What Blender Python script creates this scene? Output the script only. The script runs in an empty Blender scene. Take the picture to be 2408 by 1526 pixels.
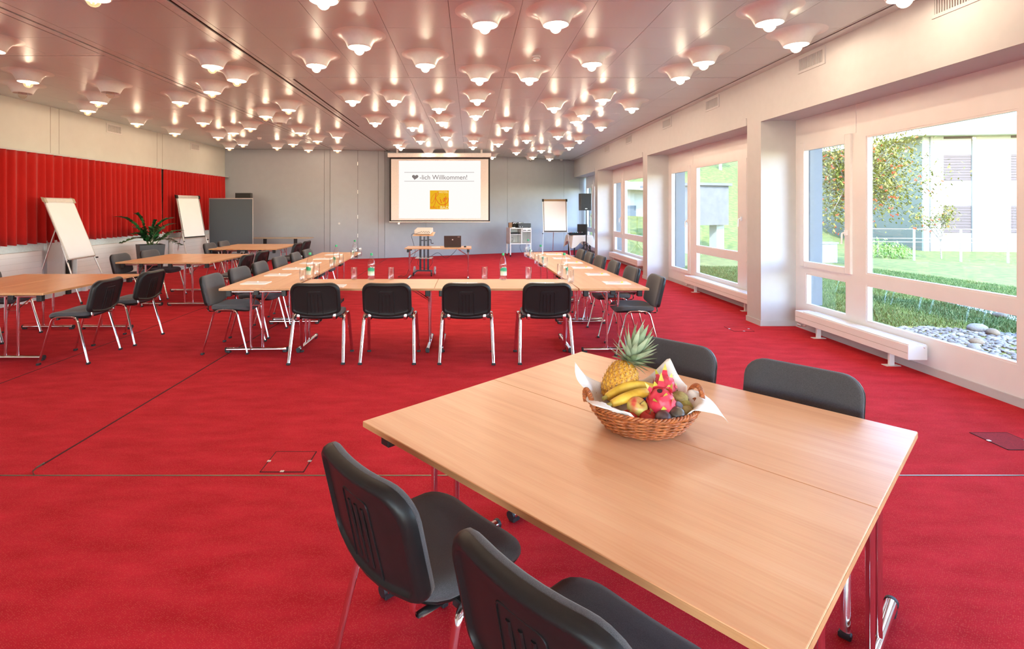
import bpy, bmesh, math, random
import numpy as np
from mathutils import Vector, Matrix
random.seed(7)
rng = np.random.default_rng(7)
SC = bpy.context.scene
COL = SC.collection
PI = math.pi
R = math.radians

# ------------------------------------------------------------------ camera, sky, sun, exposure
F, X0, Y0, H = 1230.0, 1107.0, 490.0, 1.62      # focal length and principal point in photo pixels, eye height
cam = bpy.data.cameras.new('camera')
cam.sensor_width = 36.0
cam.sensor_fit = 'HORIZONTAL'
cam.lens = 36.0 * F / 2408
cam.shift_x = (1204 - X0) / 2408
cam.shift_y = (Y0 - 763) / 2408
cam.clip_start = 0.05
cam.clip_end = 400
camo = bpy.data.objects.new('camera', cam)
camo.location = (0, 0, H)
camo.rotation_euler = (PI / 2, 0, 0)
COL.objects.link(camo)
SC.camera = camo

world = bpy.data.worlds.new('sky')
SC.world = world
world.use_nodes = True
wn = world.node_tree
bgn = wn.nodes['Background']
sky = wn.nodes.new('ShaderNodeTexSky')
sky.sky_type = 'NISHITA'
sky.sun_disc = False
sky.sun_elevation = R(40)
sky.sun_rotation = R(188)
sky.altitude = 1400
sky.dust_density = 0.5
wn.links.new(sky.outputs[0], bgn.inputs[0])
bgn.inputs[1].default_value = 0.80

sun = bpy.data.lights.new('sun', 'SUN')
sun.energy = 2.2
sun.angle = R(0.6)
sun.color = (1.0, 0.95, 0.86)
suno = bpy.data.objects.new('sun', sun)
COL.objects.link(suno)
suno.rotation_euler = Vector((0.106, 0.758, -0.643)).to_track_quat('-Z', 'Y').to_euler()
suno.location = (-3, -25, 22)

vs = SC.view_settings
vs.view_transform = 'Standard'
vs.look = 'None'
vs.gamma = 1.0
vs.use_curve_mapping = False
vs.exposure = 1.95
SC.cycles.max_bounces = 10
SC.cycles.diffuse_bounces = 5
SC.cycles.glossy_bounces = 4
SC.cycles.transmission_bounces = 8
SC.cycles.transparent_max_bounces = 16
SC.cycles.caustics_reflective = False
SC.cycles.caustics_refractive = False
SC.cycles.sample_clamp_indirect = 6.0

LAMP_BRIGHT, LAMP_DIM = 7.2, 4.6

def P(px, py, z=0.0):
    """photo pixel + known height -> place on that horizontal plane"""
    d = (H - z) * F / (py - Y0)
    return Vector(((px - X0) / F * d, d, z))

# ------------------------------------------------------------------ materials
MATS = {}
def pm(name, col, rough=0.5, metal=0.0, nscale=30.0, namt=0.06, bump=0.0, bscale=None, stretch=(1, 1, 1), spec=0.5, coat=0.0, sheen=0.0):
    """principled material with procedural tone variation"""
    if name in MATS:
        return MATS[name]
    m = bpy.data.materials.new(name)
    m.use_nodes = True
    nt = m.node_tree
    b = nt.nodes['Principled BSDF']
    b.inputs['Roughness'].default_value = rough
    b.inputs['Metallic'].default_value = metal
    b.inputs['Specular IOR Level'].default_value = spec
    b.inputs['Coat Weight'].default_value = coat
    b.inputs['Sheen Weight'].default_value = sheen
    tc = nt.nodes.new('ShaderNodeTexCoord')
    mp = nt.nodes.new('ShaderNodeMapping')
    mp.inputs['Scale'].default_value = stretch
    nt.links.new(tc.outputs['Object'], mp.inputs[0])
    nz = nt.nodes.new('ShaderNodeTexNoise')
    nz.inputs['Scale'].default_value = nscale
    nz.inputs['Detail'].default_value = 3
    nt.links.new(mp.outputs[0], nz.inputs[0])
    rp = nt.nodes.new('ShaderNodeValToRGB')
    lo = [max(0, c * (1 - namt)) for c in col]
    hi = [min(1, c * (1 + namt)) for c in col]
    rp.color_ramp.elements[0].position = 0.3
    rp.color_ramp.elements[1].position = 0.7
    rp.color_ramp.elements[0].color = (*lo, 1)
    rp.color_ramp.elements[1].color = (*hi, 1)
    nt.links.new(nz.outputs[0], rp.inputs[0])
    nt.links.new(rp.outputs[0], b.inputs['Base Color'])
    if bump:
        nb = nt.nodes.new('ShaderNodeTexNoise')
        nb.inputs['Scale'].default_value = bscale or nscale * 3
        nt.links.new(mp.outputs[0], nb.inputs[0])
        bp = nt.nodes.new('ShaderNodeBump')
        bp.inputs['Strength'].default_value = bump
        bp.inputs['Distance'].default_value = 0.002
        nt.links.new(nb.outputs[0], bp.inputs['Height'])
        nt.links.new(bp.outputs[0], b.inputs['Normal'])
    MATS[name] = m
    return m

def emit(name, col, strength):
    if name in MATS:
        return MATS[name]
    m = bpy.data.materials.new(name)
    m.use_nodes = True
    nt = m.node_tree
    nt.nodes.remove(nt.nodes['Principled BSDF'])
    e = nt.nodes.new('ShaderNodeEmission')
    e.inputs[0].default_value = (*col, 1)
    e.inputs[1].default_value = strength
    nt.links.new(e.outputs[0], nt.nodes['Material Output'].inputs[0])
    MATS[name] = m
    return m

def thin_glass(name, tint=(1, 1, 1), refl=1.0, base=0.04, dust=0.0):
    """clear thin glass: straight-through light plus fresnel reflection"""
    m = bpy.data.materials.new(name)
    m.use_nodes = True
    nt = m.node_tree
    nt.nodes.remove(nt.nodes['Principled BSDF'])
    t = nt.nodes.new('ShaderNodeBsdfTransparent')
    t.inputs[0].default_value = (*tint, 1)
    g = nt.nodes.new('ShaderNodeBsdfGlossy')
    g.inputs['Roughness'].default_value = 0.0
    fr = nt.nodes.new('ShaderNodeFresnel')
    gm = nt.nodes.new('ShaderNodeNewGeometry')        # same reflection on both faces of a sheet
    mr = nt.nodes.new('ShaderNodeMapRange')
    mr.inputs['To Min'].default_value = 1.5
    mr.inputs['To Max'].default_value = 1 / 1.5
    nt.links.new(gm.outputs['Backfacing'], mr.inputs[0])
    nt.links.new(mr.outputs[0], fr.inputs['IOR'])
    mu = nt.nodes.new('ShaderNodeMath')
    mu.operation = 'MULTIPLY'
    mu.inputs[1].default_value = refl
    nt.links.new(fr.outputs[0], mu.inputs[0])
    mx = nt.nodes.new('ShaderNodeMixShader')
    nt.links.new(mu.outputs[0], mx.inputs[0])
    nt.links.new(t.outputs[0], mx.inputs[1])
    nt.links.new(g.outputs[0], mx.inputs[2])
    out = mx
    if dust:
        df = nt.nodes.new('ShaderNodeBsdfDiffuse')
        m2 = nt.nodes.new('ShaderNodeMixShader')
        m2.inputs[0].default_value = dust
        nt.links.new(mx.outputs[0], m2.inputs[1])
        nt.links.new(df.outputs[0], m2.inputs[2])
        out = m2
    nt.links.new(out.outputs[0], nt.nodes['Material Output'].inputs[0])
    MATS[name] = m
    return m

def carpet_mat():
    m = bpy.data.materials.new('carpet')
    m.use_nodes = True
    nt = m.node_tree
    b = nt.nodes['Principled BSDF']
    b.inputs['Roughness'].default_value = 0.95
    b.inputs['Specular IOR Level'].default_value = 0.15
    tc = nt.nodes.new('ShaderNodeTexCoord')
    big = nt.nodes.new('ShaderNodeTexNoise')
    big.inputs['Scale'].default_value = 4.0
    big.inputs['Detail'].default_value = 6
    mp = nt.nodes.new('ShaderNodeMapping')
    mp.inputs['Scale'].default_value = (0.8, 2.0, 1)
    mp.inputs['Rotation'].default_value = (0, 0, R(12))
    nt.links.new(tc.outputs['Object'], mp.inputs[0])
    nt.links.new(mp.outputs[0], big.inputs[0])
    rp = nt.nodes.new('ShaderNodeValToRGB')
    rp.color_ramp.elements[0].position = 0.32
    rp.color_ramp.elements[1].position = 0.72
    rp.color_ramp.elements[0].color = (0.44, 0.012, 0.020, 1)
    rp.color_ramp.elements[1].color = (0.60, 0.024, 0.040, 1)
    nt.links.new(big.outputs[0], rp.inputs[0])
    # woven flecks of a lighter yarn
    vo = nt.nodes.new('ShaderNodeTexVoronoi')
    vo.inputs['Scale'].default_value = 130
    vo.inputs['Randomness'].default_value = 0.55
    mp2 = nt.nodes.new('ShaderNodeMapping')
    mp2.inputs['Rotation'].default_value = (0, 0, R(40))
    mp2.inputs['Scale'].default_value = (1.0, 1.35, 1)
    nt.links.new(tc.outputs['Object'], mp2.inputs[0])
    nt.links.new(mp2.outputs[0], vo.inputs['Vector'])
    r2 = nt.nodes.new('ShaderNodeValToRGB')
    r2.color_ramp.elements[0].position = 0.12
    r2.color_ramp.elements[1].position = 0.42
    r2.color_ramp.elements[0].color = (1, 1, 1, 1)
    r2.color_ramp.elements[1].color = (0, 0, 0, 1)
    nt.links.new(vo.outputs['Distance'], r2.inputs[0])
    mix = nt.nodes.new('ShaderNodeMixRGB')
    mix.inputs[2].default_value = (0.72, 0.15, 0.10, 1)
    mu = nt.nodes.new('ShaderNodeMath')
    mu.operation = 'MULTIPLY'
    mu.inputs[1].default_value = 0.42
    nt.links.new(r2.outputs[0], mu.inputs[0])
    nt.links.new(mu.outputs[0], mix.inputs[0])
    nt.links.new(rp.outputs[0], mix.inputs[1])
    nt.links.new(mix.outputs[0], b.inputs['Base Color'])
    bp = nt.nodes.new('ShaderNodeBump')
    bp.inputs['Strength'].default_value = 0.35
    bp.inputs['Distance'].default_value = 0.003
    nt.links.new(r2.outputs[0], bp.inputs['Height'])
    nt.links.new(bp.outputs[0], b.inputs['Normal'])
    return m

def beech_mat(name, c0, c1, c2, axis='x', rough=0.32):
    m = bpy.data.materials.new(name)
    m.use_nodes = True
    nt = m.node_tree
    b = nt.nodes['Principled BSDF']
    b.inputs['Roughness'].default_value = rough
    tc = nt.nodes.new('ShaderNodeTexCoord')
    oi = nt.nodes.new('ShaderNodeObjectInfo')
    off = nt.nodes.new('ShaderNodeVectorMath')
    off.operation = 'ADD'
    sc = nt.nodes.new('ShaderNodeVectorMath')
    sc.operation = 'SCALE'
    nt.links.new(oi.outputs['Location'], sc.inputs[0])
    sc.inputs['Scale'].default_value = 3.7
    nt.links.new(tc.outputs['Object'], off.inputs[0])
    nt.links.new(sc.outputs[0], off.inputs[1])
    mp = nt.nodes.new('ShaderNodeMapping')
    mp.inputs['Scale'].default_value = (0.55, 9.0, 9.0)
    nt.links.new(off.outputs[0], mp.inputs[0])
    n1 = nt.nodes.new('ShaderNodeTexNoise')
    n1.inputs['Scale'].default_value = 1.0
    n1.inputs['Detail'].default_value = 5
    n1.inputs['Distortion'].default_value = 1.1
    nt.links.new(mp.outputs[0], n1.inputs[0])
    rp = nt.nodes.new('ShaderNodeValToRGB')
    cr = rp.color_ramp
    cr.elements[0].position = 0.28
    cr.elements[0].color = (*c0, 1)
    cr.elements[1].position = 0.72
    cr.elements[1].color = (*c2, 1)
    e = cr.elements.new(0.5)
    e.color = (*c1, 1)
    nt.links.new(n1.outputs[0], rp.inputs[0])
    mp2 = nt.nodes.new('ShaderNodeMapping')
    mp2.inputs['Scale'].default_value = (4, 130, 130)
    nt.links.new(off.outputs[0], mp2.inputs[0])
    n2 = nt.nodes.new('ShaderNodeTexNoise')
    n2.inputs['Scale'].default_value = 1.0
    n2.inputs['Detail'].default_value = 2
    nt.links.new(mp2.outputs[0], n2.inputs[0])
    mx = nt.nodes.new('ShaderNodeMixRGB')
    mx.blend_type = 'OVERLAY'
    mx.inputs[0].default_value = 0.18
    nt.links.new(rp.outputs[0], mx.inputs[1])
    nt.links.new(n2.outputs[0], mx.inputs[2])
    nt.links.new(mx.outputs[0], b.inputs['Base Color'])
    return m

def panel_mat():
    """satin metal ceiling panel with fine perforation"""
    m = bpy.data.materials.new('ceiling_metal')
    m.use_nodes = True
    nt = m.node_tree
    b = nt.nodes['Principled BSDF']
    b.inputs['Roughness'].default_value = 0.30
    b.inputs['Metallic'].default_value = 0.30
    tc = nt.nodes.new('ShaderNodeTexCoord')
    vo = nt.nodes.new('ShaderNodeTexVoronoi')
    vo.inputs['Scale'].default_value = 70
    vo.inputs['Randomness'].default_value = 0.0
    nt.links.new(tc.outputs['Object'], vo.inputs['Vector'])
    rp = nt.nodes.new('ShaderNodeValToRGB')
    rp.color_ramp.elements[0].position = 0.18
    rp.color_ramp.elements[1].position = 0.30
    rp.color_ramp.elements[0].color = (0.52, 0.58, 0.59, 1)
    rp.color_ramp.elements[1].color = (0.62, 0.71, 0.725, 1)
    nt.links.new(vo.outputs['Distance'], rp.inputs[0])
    nt.links.new(rp.outputs[0], b.inputs['Base Color'])
    nz = nt.nodes.new('ShaderNodeTexNoise')
    nz.inputs['Scale'].default_value = 2.5
    nt.links.new(tc.outputs['Object'], nz.inputs[0])
    mr = nt.nodes.new('ShaderNodeMapRange')
    mr.inputs['To Min'].default_value = 0.33
    mr.inputs['To Max'].default_value = 0.42
    nt.links.new(nz.outputs[0], mr.inputs[0])
    nt.links.new(mr.outputs[0], b.inputs['Roughness'])
    return m

M = dict(
    carpet=carpet_mat(),
    beech=beech_mat('beech_laminate', (0.76, 0.39, 0.20), (0.84, 0.475, 0.255), (0.88, 0.54, 0.31)),
    beech_edge=beech_mat('beech_edge', (0.50, 0.25, 0.10), (0.56, 0.29, 0.13), (0.62, 0.34, 0.16), rough=0.45),
    ceil=panel_mat(),
    ceil_trim=pm('ceiling_trim_metal', (0.62, 0.69, 0.70), 0.38, 0.3),
    slot=pm('dark_slot', (0.02, 0.018, 0.016), 0.8),
    white=pm('white_paint', (0.52, 0.525, 0.54), 0.55, nscale=9, namt=0.02),
    cream=pm('cream_wall', (0.58, 0.59, 0.55), 0.6, nscale=5, namt=0.02),
    greywall=pm('grey_wall_panel', (0.33, 0.352, 0.39), 0.55, nscale=5, namt=0.02, bump=0.1, bscale=60),
    frame=pm('white_window_frame', (0.80, 0.80, 0.81), 0.28, nscale=6, namt=0.015),
    chrome=pm('chrome', (0.80, 0.80, 0.80), 0.07, 1.0, namt=0.02),
    fabric=pm('charcoal_fabric', (0.068, 0.064, 0.068), 0.95, nscale=650, namt=0.42, bump=0.3, bscale=900, sheen=0.25, spec=0.2),
    shell=pm('black_plastic', (0.010, 0.0095, 0.010), 0.42, spec=0.28, nscale=300, namt=0.1, bump=0.08, bscale=800),
    black=pm('matt_black', (0.014, 0.014, 0.015), 0.5),
    curtain=pm('red_curtain_cloth', (0.40, 0.010, 0.008), 0.9, nscale=260, namt=0.18, bump=0.15, sheen=0.2, spec=0.15),
    shade=pm('lamp_shade_enamel', (0.74, 0.79, 0.78), 0.34, 0.12, namt=0.02),
    board=pm('pinboard_felt', (0.085, 0.105, 0.125), 0.95, nscale=250, namt=0.2),
    alu=pm('brushed_aluminium', (0.62, 0.61, 0.60), 0.35, 0.85),
    paper=pm('white_paper', (0.84, 0.84, 0.86), 0.7, nscale=3, namt=0.015),
    plastic_w=pm('white_plastic', (0.78, 0.77, 0.74), 0.4),
    steel_w=pm('white_lacquer', (0.76, 0.77, 0.76), 0.4),
    cloth=pm('white_linen', (0.86, 0.83, 0.79), 0.9, nscale=200, namt=0.03, bump=0.1),
    green=pm('green_cap', (0.02, 0.33, 0.13), 0.4),
    screenblk=pm('screen_border', (0.012, 0.010, 0.010), 0.8),
    screencloth=pm('screen_cloth', (0.74, 0.71, 0.69), 0.9),
)
M['glass'] = thin_glass('window_glass', (0.97, 0.985, 0.98), 1.0)
M['tumbler'] = thin_glass('tumbler_glass', (0.985, 0.988, 0.988), 1.7)
def lit_bulb(name, col, strength, f):
    m = thin_glass(name, (0.98, 0.95, 0.9), 1.2)
    nt = m.node_tree
    out = nt.nodes['Material Output']
    src = out.inputs[0].links[0].from_socket
    e = nt.nodes.new('ShaderNodeEmission')
    e.inputs[0].default_value = (*col, 1)
    e.inputs[1].default_value = strength
    mx = nt.nodes.new('ShaderNodeMixShader')
    mx.inputs[0].default_value = f
    nt.links.new(src, mx.inputs[1])
    nt.links.new(e.outputs[0], mx.inputs[2])
    nt.links.new(mx.outputs[0], out.inputs[0])
    return m
M['bulb_lit'] = lit_bulb('bulb_glass_glowing', (1.0, 0.82, 0.55), 1.6, 0.38)
M['bulb_dim'] = lit_bulb('bulb_glass_dim', (1.0, 0.50, 0.22), 0.8, 0.22)
M['bottle'] = thin_glass('bottle_plastic', (0.985, 0.99, 0.99), 1.7)
M['bulb'] = thin_glass('bulb_glass', (0.96, 0.93, 0.88), 1.2)

# ------------------------------------------------------------------ mesh building
class MB:
    def __init__(s):
        s.v = []
        s.f = []
    def add(s, verts, faces, mtx=None):
        o = len(s.v)
        if mtx is not None:
            verts = [mtx @ Vector(v) for v in verts]
        s.v += [tuple(v) for v in verts]
        s.f += [tuple(i + o for i in f) for f in faces]
        return s
    def box(s, x0, x1, y0, y1, z0, z1, mtx=None):
        vs = [(x0, y0, z0), (x1, y0, z0), (x1, y1, z0), (x0, y1, z0), (x0, y0, z1), (x1, y0, z1), (x1, y1, z1), (x0, y1, z1)]
        fs = [(0, 3, 2, 1), (4, 5, 6, 7), (0, 1, 5, 4), (1, 2, 6, 5), (2, 3, 7, 6), (3, 0, 4, 7)]
        return s.add(vs, fs, mtx)
    def rbox(s, x0, x1, y0, y1, z0, z1, r=0.004, seg=2, mtx=None):
        bm = bmesh.new()
        bmesh.ops.create_cube(bm, size=1)
        for v in bm.verts:
            v.co = ((x0 + x1) / 2 + v.co.x * (x1 - x0), (y0 + y1) / 2 + v.co.y * (y1 - y0), (z0 + z1) / 2 + v.co.z * (z1 - z0))
        bmesh.ops.bevel(bm, geom=list(bm.edges), offset=r, segments=seg, affect='EDGES', profile=0.5)
        bm.verts.index_update()
        s.add([v.co.copy() for v in bm.verts], [[v.index for v in f.verts] for f in bm.faces], mtx)
        bm.free()
        return s
    def tube(s, pts, r, n=8, ry=None, side=None, caps=True, radii=None, mtx=None, closed=False):
        """tube along pts; r across `side` axis, ry across the other"""
        pts = [Vector(p) for p in pts]
        ry = r if ry is None else ry
        N = len(pts)
        vs, fs = [], []
        prev = None
        for i, p in enumerate(pts):
            if closed:
                t = pts[(i + 1) % N] - pts[i - 1]
            else:
                t = pts[min(i + 1, N - 1)] - pts[max(i - 1, 0)]
            t.normalize()
            if side is not None:
                a = Vector(side)
            elif prev is None:
                a = Vector((0, 0, 1)) if abs(t.z) < 0.9 else Vector((1, 0, 0))
            else:
                a = prev
            a = (a - t * a.dot(t))
            if a.length < 1e-6:
                a = t.orthogonal()
            a.normalize()
            prev = a
            b = t.cross(a)
            k = radii[i] if radii else 1.0
            for j in range(n):
                th = 2 * PI * j / n
                vs.append(p + a * (math.cos(th) * r * k) + b * (math.sin(th) * ry * k))
        rng_ = range(N) if closed else range(N - 1)
        for i in rng_:
            for j in range(n):
                a0 = i * n + j
                a1 = i * n + (j + 1) % n
                b0 = ((i + 1) % N) * n + j
                b1 = ((i + 1) % N) * n + (j + 1) % n
                fs.append((a0, a1, b1, b0))
        if caps and not closed:
            fs.append(tuple(range(n - 1, -1, -1)))
            fs.append(tuple((N - 1) * n + j for j in range(n)))
        return s.add(vs, fs, mtx)
    def lathe(s, prof, n=24, mtx=None, close_top=False, close_bot=False):
        vs, fs = [], []
        for (r, z) in prof:
            for j in range(n):
                th = 2 * PI * j / n
                vs.append((r * math.cos(th), r * math.sin(th), z))
        for i in range(len(prof) - 1):
            for j in range(n):
                fs.append((i * n + j, i * n + (j + 1) % n, (i + 1) * n + (j + 1) % n, (i + 1) * n + j))
        if close_bot:
            fs.append(tuple(range(n - 1, -1, -1)))
        if close_top:
            k = (len(prof) - 1) * n
            fs.append(tuple(k + j for j in range(n)))
        return s.add(vs, fs, mtx)
    def rings(s, rings, cap0=True, cap1=True):
        """rings of equal point count joined into a skin, ends closed with a fan"""
        n = len(rings[0])
        vs = [Vector(p) for rg in rings for p in rg]
        fs = []
        for i in range(len(rings) - 1):
            for j in range(n):
                fs.append((i * n + j, i * n + (j + 1) % n, (i + 1) * n + (j + 1) % n, (i + 1) * n + j))
        for cap, k, rev in ((cap0, 0, True), (cap1, len(rings) - 1, False)):
            if cap:
                c = sum((vs[k * n + j] for j in range(n)), Vector()) / n
                vs.append(c)
                ci = len(vs) - 1
                for j in range(n):
                    a, b = k * n + j, k * n + (j + 1) % n
                    fs.append((b, a, ci) if rev else (a, b, ci))
        return s.add(vs, fs)
    def grid(s, nu, nv, fn, closed_u=False):
        vs = [fn(i / (nu if closed_u else nu - 1), j / (nv - 1)) for j in range(nv) for i in range(nu)]
        fs = []
        for j in range(nv - 1):
            for i in range(nu if closed_u else nu - 1):
                fs.append((j * nu + i, j * nu + (i + 1) % nu, (j + 1) * nu + (i + 1) % nu, (j + 1) * nu + i))
        return s.add(vs, fs)
    def prism(s, poly, z0, z1, mtx=None):
        n = len(poly)
        vs = [(x, y, z0) for x, y in poly] + [(x, y, z1) for x, y in poly]
        fs = [tuple(range(n - 1, -1, -1)), tuple(range(n, 2 * n))]
        fs += [(i, (i + 1) % n, n + (i + 1) % n, n + i) for i in range(n)]
        return s.add(vs, fs, mtx)
    def mesh(s, name, smooth=0):
        me = bpy.data.meshes.new(name)
        me.from_pydata(s.v, [], s.f)
        if smooth:
            me.polygons.foreach_set('use_smooth', [True] * len(me.polygons))
            me.update()
            try:
                me.set_sharp_from_angle(angle=R(smooth))
            except Exception:
                pass
        me.update()
        return me
    def build(s, name, mat, parent=None, smooth=0, loc=None, rot=None):
        me = s.mesh(name, smooth)
        return obj(name, me, mat, parent, loc, rot)

def obj(name, me, mat, parent=None, loc=None, rot=None):
    if mat is not None and len(me.materials) == 0:
        me.materials.append(mat)
    o = bpy.data.objects.new(name, me)
    COL.objects.link(o)
    if parent is not None:
        o.parent = parent
    if loc is not None:
        o.location = loc
    if rot is not None:
        o.rotation_euler = rot
    return o

def tag(o, label=None, cat=None, group=None, kind=None):
    if label:
        o['label'] = label
    if cat:
        o['category'] = cat
    if group:
        o['group'] = group
    if kind:
        o['kind'] = kind
    return o

def thing(name, label, cat, loc=(0, 0, 0), rz=0.0, group=None, kind=None):
    o = bpy.data.objects.new(name, None)
    o.empty_display_size = 0.1
    COL.objects.link(o)
    o.location = loc
    o.rotation_euler = (0, 0, rz)
    return tag(o, label, cat, group, kind)

def copy_tree(o, parent=None):
    c = o.copy()
    COL.objects.link(c)
    c.parent = parent
    for ch in list(o.children):
        copy_tree(ch, c)
    return c

def place(proto, used, loc, rz, label, group=None):
    """first call uses the prototype itself, later ones copy it with its parts"""
    if not used:
        o = proto
        used.append(1)
    else:
        o = copy_tree(proto)
    o.location = loc
    o.rotation_euler = (0, 0, rz)
    o['label'] = label
    if group:
        o['group'] = group
    return o

ORD = ['first', 'second', 'third', 'fourth', 'fifth', 'sixth', 'seventh', 'eighth', 'ninth', 'tenth', 'eleventh', 'twelfth',
       'thirteenth', 'fourteenth', 'fifteenth', 'sixteenth', 'seventeenth', 'eighteenth', 'nineteenth', 'twentieth',
       'twenty-first', 'twenty-second', 'twenty-third', 'twenty-fourth', 'twenty-fifth', 'twenty-sixth']

def fillet(pts, r, seg=6):
    """round the inner corners of a polyline"""
    pts = [Vector(p) for p in pts]
    out = [pts[0]]
    for i in range(1, len(pts) - 1):
        a, b, c = pts[i - 1], pts[i], pts[i + 1]
        da, dc = (a - b), (c - b)
        k = min(r, da.length * 0.49, dc.length * 0.49)
        p0, p1 = b + da.normalized() * k, b + dc.normalized() * k
        for t in range(seg + 1):
            u = t / seg
            out.append(p0 * (1 - u) ** 2 + b * (2 * u * (1 - u)) + p1 * u ** 2)
    out.append(pts[-1])
    return out

def rrect(w, h, rt, rb, seg=5, bulge=0.0, nb=6):
    """rounded rectangle outline, counter-clockwise, centred; bottom edge may bulge"""
    pts = []
    hw, hh = w / 2, h / 2
    def arc(cx, cy, r, a0):
        for k in range(seg + 1):
            a = a0 + (PI / 2) * k / seg
            pts.append((cx + r * math.cos(a), cy + r * math.sin(a)))
    arc(hw - rt, hh - rt, rt, 0)
    for k in range(1, nb):
        pts.append((hw - rt - (w - 2 * rt) * k / nb, hh))
    arc(-hw + rt, hh - rt, rt, PI / 2)
    for k in range(1, 4):
        pts.append((-hw, hh - rt - (h - rt - rb) * k / 4))
    arc(-hw + rb, -hh + rb, rb, PI)
    for k in range(1, nb):
        u = k / nb
        pts.append((-hw + rb + (w - 2 * rb) * u, -hh - bulge * math.sin(PI * u)))
    arc(hw - rb, -hh + rb, rb, 3 * PI / 2)
    for k in range(1, 4):
        pts.append((hw, -hh + rb + (h - rt - rb) * k / 4))
    return pts
# ------------------------------------------------------------------ the room
ZC = 3.48                     # ceiling
XR, XW = 4.0, 4.48            # front plane of the right wall's piers, plane of its windows
XL = -7.70                    # left wall
YB = -6.6                     # wall behind the viewer
BW = [(-7.70, 16.4), (-4.45, 16.55), (-2.80, 17.0), (4.55, 20.5)]   # plan of the back wall
def back_y(x):
    for (xa, ya), (xb, yb) in zip(BW, BW[1:]):
        if x <= xb:
            return ya + (yb - ya) * (x - xa) / (xb - xa)
    return BW[-1][1]

def struct(o):
    o['kind'] = 'structure'
    return o

floor = struct(MB().prism([(-8.0, YB - 0.2), (4.75, YB - 0.2), (4.75, 20.8), (-2.8, 17.3), (-8.0, 16.8)], -0.12, 0.0).build('floor', M['carpet']))
brass = pm('worn_brass_strip', (0.20, 0.17, 0.11), 0.35, 0.8)
darkline = pm('carpet_seam', (0.055, 0.006, 0.006), 0.95)
MB().box(-7.9, XR, 3.167, 3.176, 0.0, 0.003).build('seam_strip', brass, floor)
MB().box(-2.712, -2.698, 3.30, 17.0, 0.0, 0.002).build('seam', darkline, floor)
MB().box(-4.356, -4.346, 3.18, 16.5, 0.0, 0.002).build('seam', darkline, floor)
MB().tube([(-2.705, 3.32, 0.0005), (-2.705, 3.26, 0.0005), (-2.69, 3.21, 0.0005), (-2.65, 3.175, 0.0005)], 0.011, 6, ry=0.0015).build('seam_bend', brass, floor)
carpet_dark = pm('hatch_carpet', (0.30, 0.010, 0.020), 0.95, nscale=120, namt=0.25)
for k, (hx, hy, lab) in enumerate([(-1.16, 3.345, 'carpeted floor hatch with metal clips beside nearest chair back'),
                          (3.735, 3.64, 'darker carpeted floor hatch below the nearest window'),
                          (3.60, 7.02, 'carpeted floor hatch beside the pier between the two nearest windows')]):
    t = thing('floor_hatch', lab, 'hatch', (hx, hy, 0))
    MB().box(-0.13, 0.13, -0.13, 0.13, 0.0005, 0.003).build('lid', carpet_dark if k == 1 else M['carpet'], t)
    fr = MB()
    for a in (-0.133, 0.133):
        fr.box(-0.136, 0.136, a - 0.003, a + 0.003, 0.0005, 0.0035)
        fr.box(a - 0.003, a + 0.003, -0.136, 0.136, 0.0005, 0.0035)
    fr.build('rim', darkline, t)
    for (cx, cy) in ((-0.13, 0.0), (0.13, 0.0), (0.0, -0.13)):
        MB().rbox(cx - 0.012, cx + 0.012, cy - 0.010, cy + 0.010, 0.003, 0.007, 0.002, 1).build('clip', M['alu'], t)

# left wall: cream upper wall, window band behind the curtains, low sill wall
wl = struct(MB().box(XL - 0.3, XL, YB, 16.6, 0, ZC + 0.3).build('wall_left', M['cream']))
line = pm('panel_joint', (0.30, 0.28, 0.25), 0.8)
for y in (9.58, 9.78, 12.84, 13.06):
    MB().box(XL, XL + 0.002, y - 0.004, y + 0.004, 2.62, ZC).build('joint', line, wl)
sill = struct(MB().box(XL, XL + 0.06, YB, 16.35, 0.0, 1.03).build('trim_1', pm('pale_blue_white', (0.68, 0.72, 0.74), 0.4)))
for (y0, y1, mm) in ((9.36, 9.72, M['white']), (9.86, 9.93, M['slot']), (12.75, 13.1, M['white'])):
    MB().box(XL + 0.06, XL + 0.12, y0, y1, 0.0, 1.04).build('post', mm, sill)
struct(MB().box(XL, XL + 0.14, YB, 16.35, 2.585, 2.615).build('trim_2', M['white']))       # curtain pelmet strip

groove_m = pm('faint_groove', (0.50, 0.49, 0.48), 0.6)
panel_w = pm('radiator_cover_paint', (0.74, 0.73, 0.72), 0.45, nscale=4, namt=0.02)
for (y0, y1, lab) in ((5.2, 9.17, 'long white low radiator under the curtain, nearest to the viewer'),
                      (9.98, 12.62, 'white low radiator behind the leaning white flipchart'),
                      (13.2, 16.1, 'white low radiator behind the grey pinboard')):
    t = thing('wall_radiator', lab, 'radiator', (XL + 0.06, (y0 + y1) / 2, 0), group='white radiators under the red curtains')
    L = (y1 - y0) / 2
    b = MB()
    b.rbox(0.02, 0.13, -L, L, 0.12, 0.88, 0.006, 1)
    b.build('body', panel_w, t)
    for k in range(7):
        z = 0.2 + 0.1 * k
        MB().box(0.13, 0.1315, -L + 0.01, L - 0.01, z, z + 0.003).build('groove', groove_m, t)
    for a in (-L + 0.3, L - 0.3):
        MB().box(0.0, 0.10, a - 0.03, a + 0.03, 0.0, 0.13).build('bracket', panel_w, t)

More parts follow.
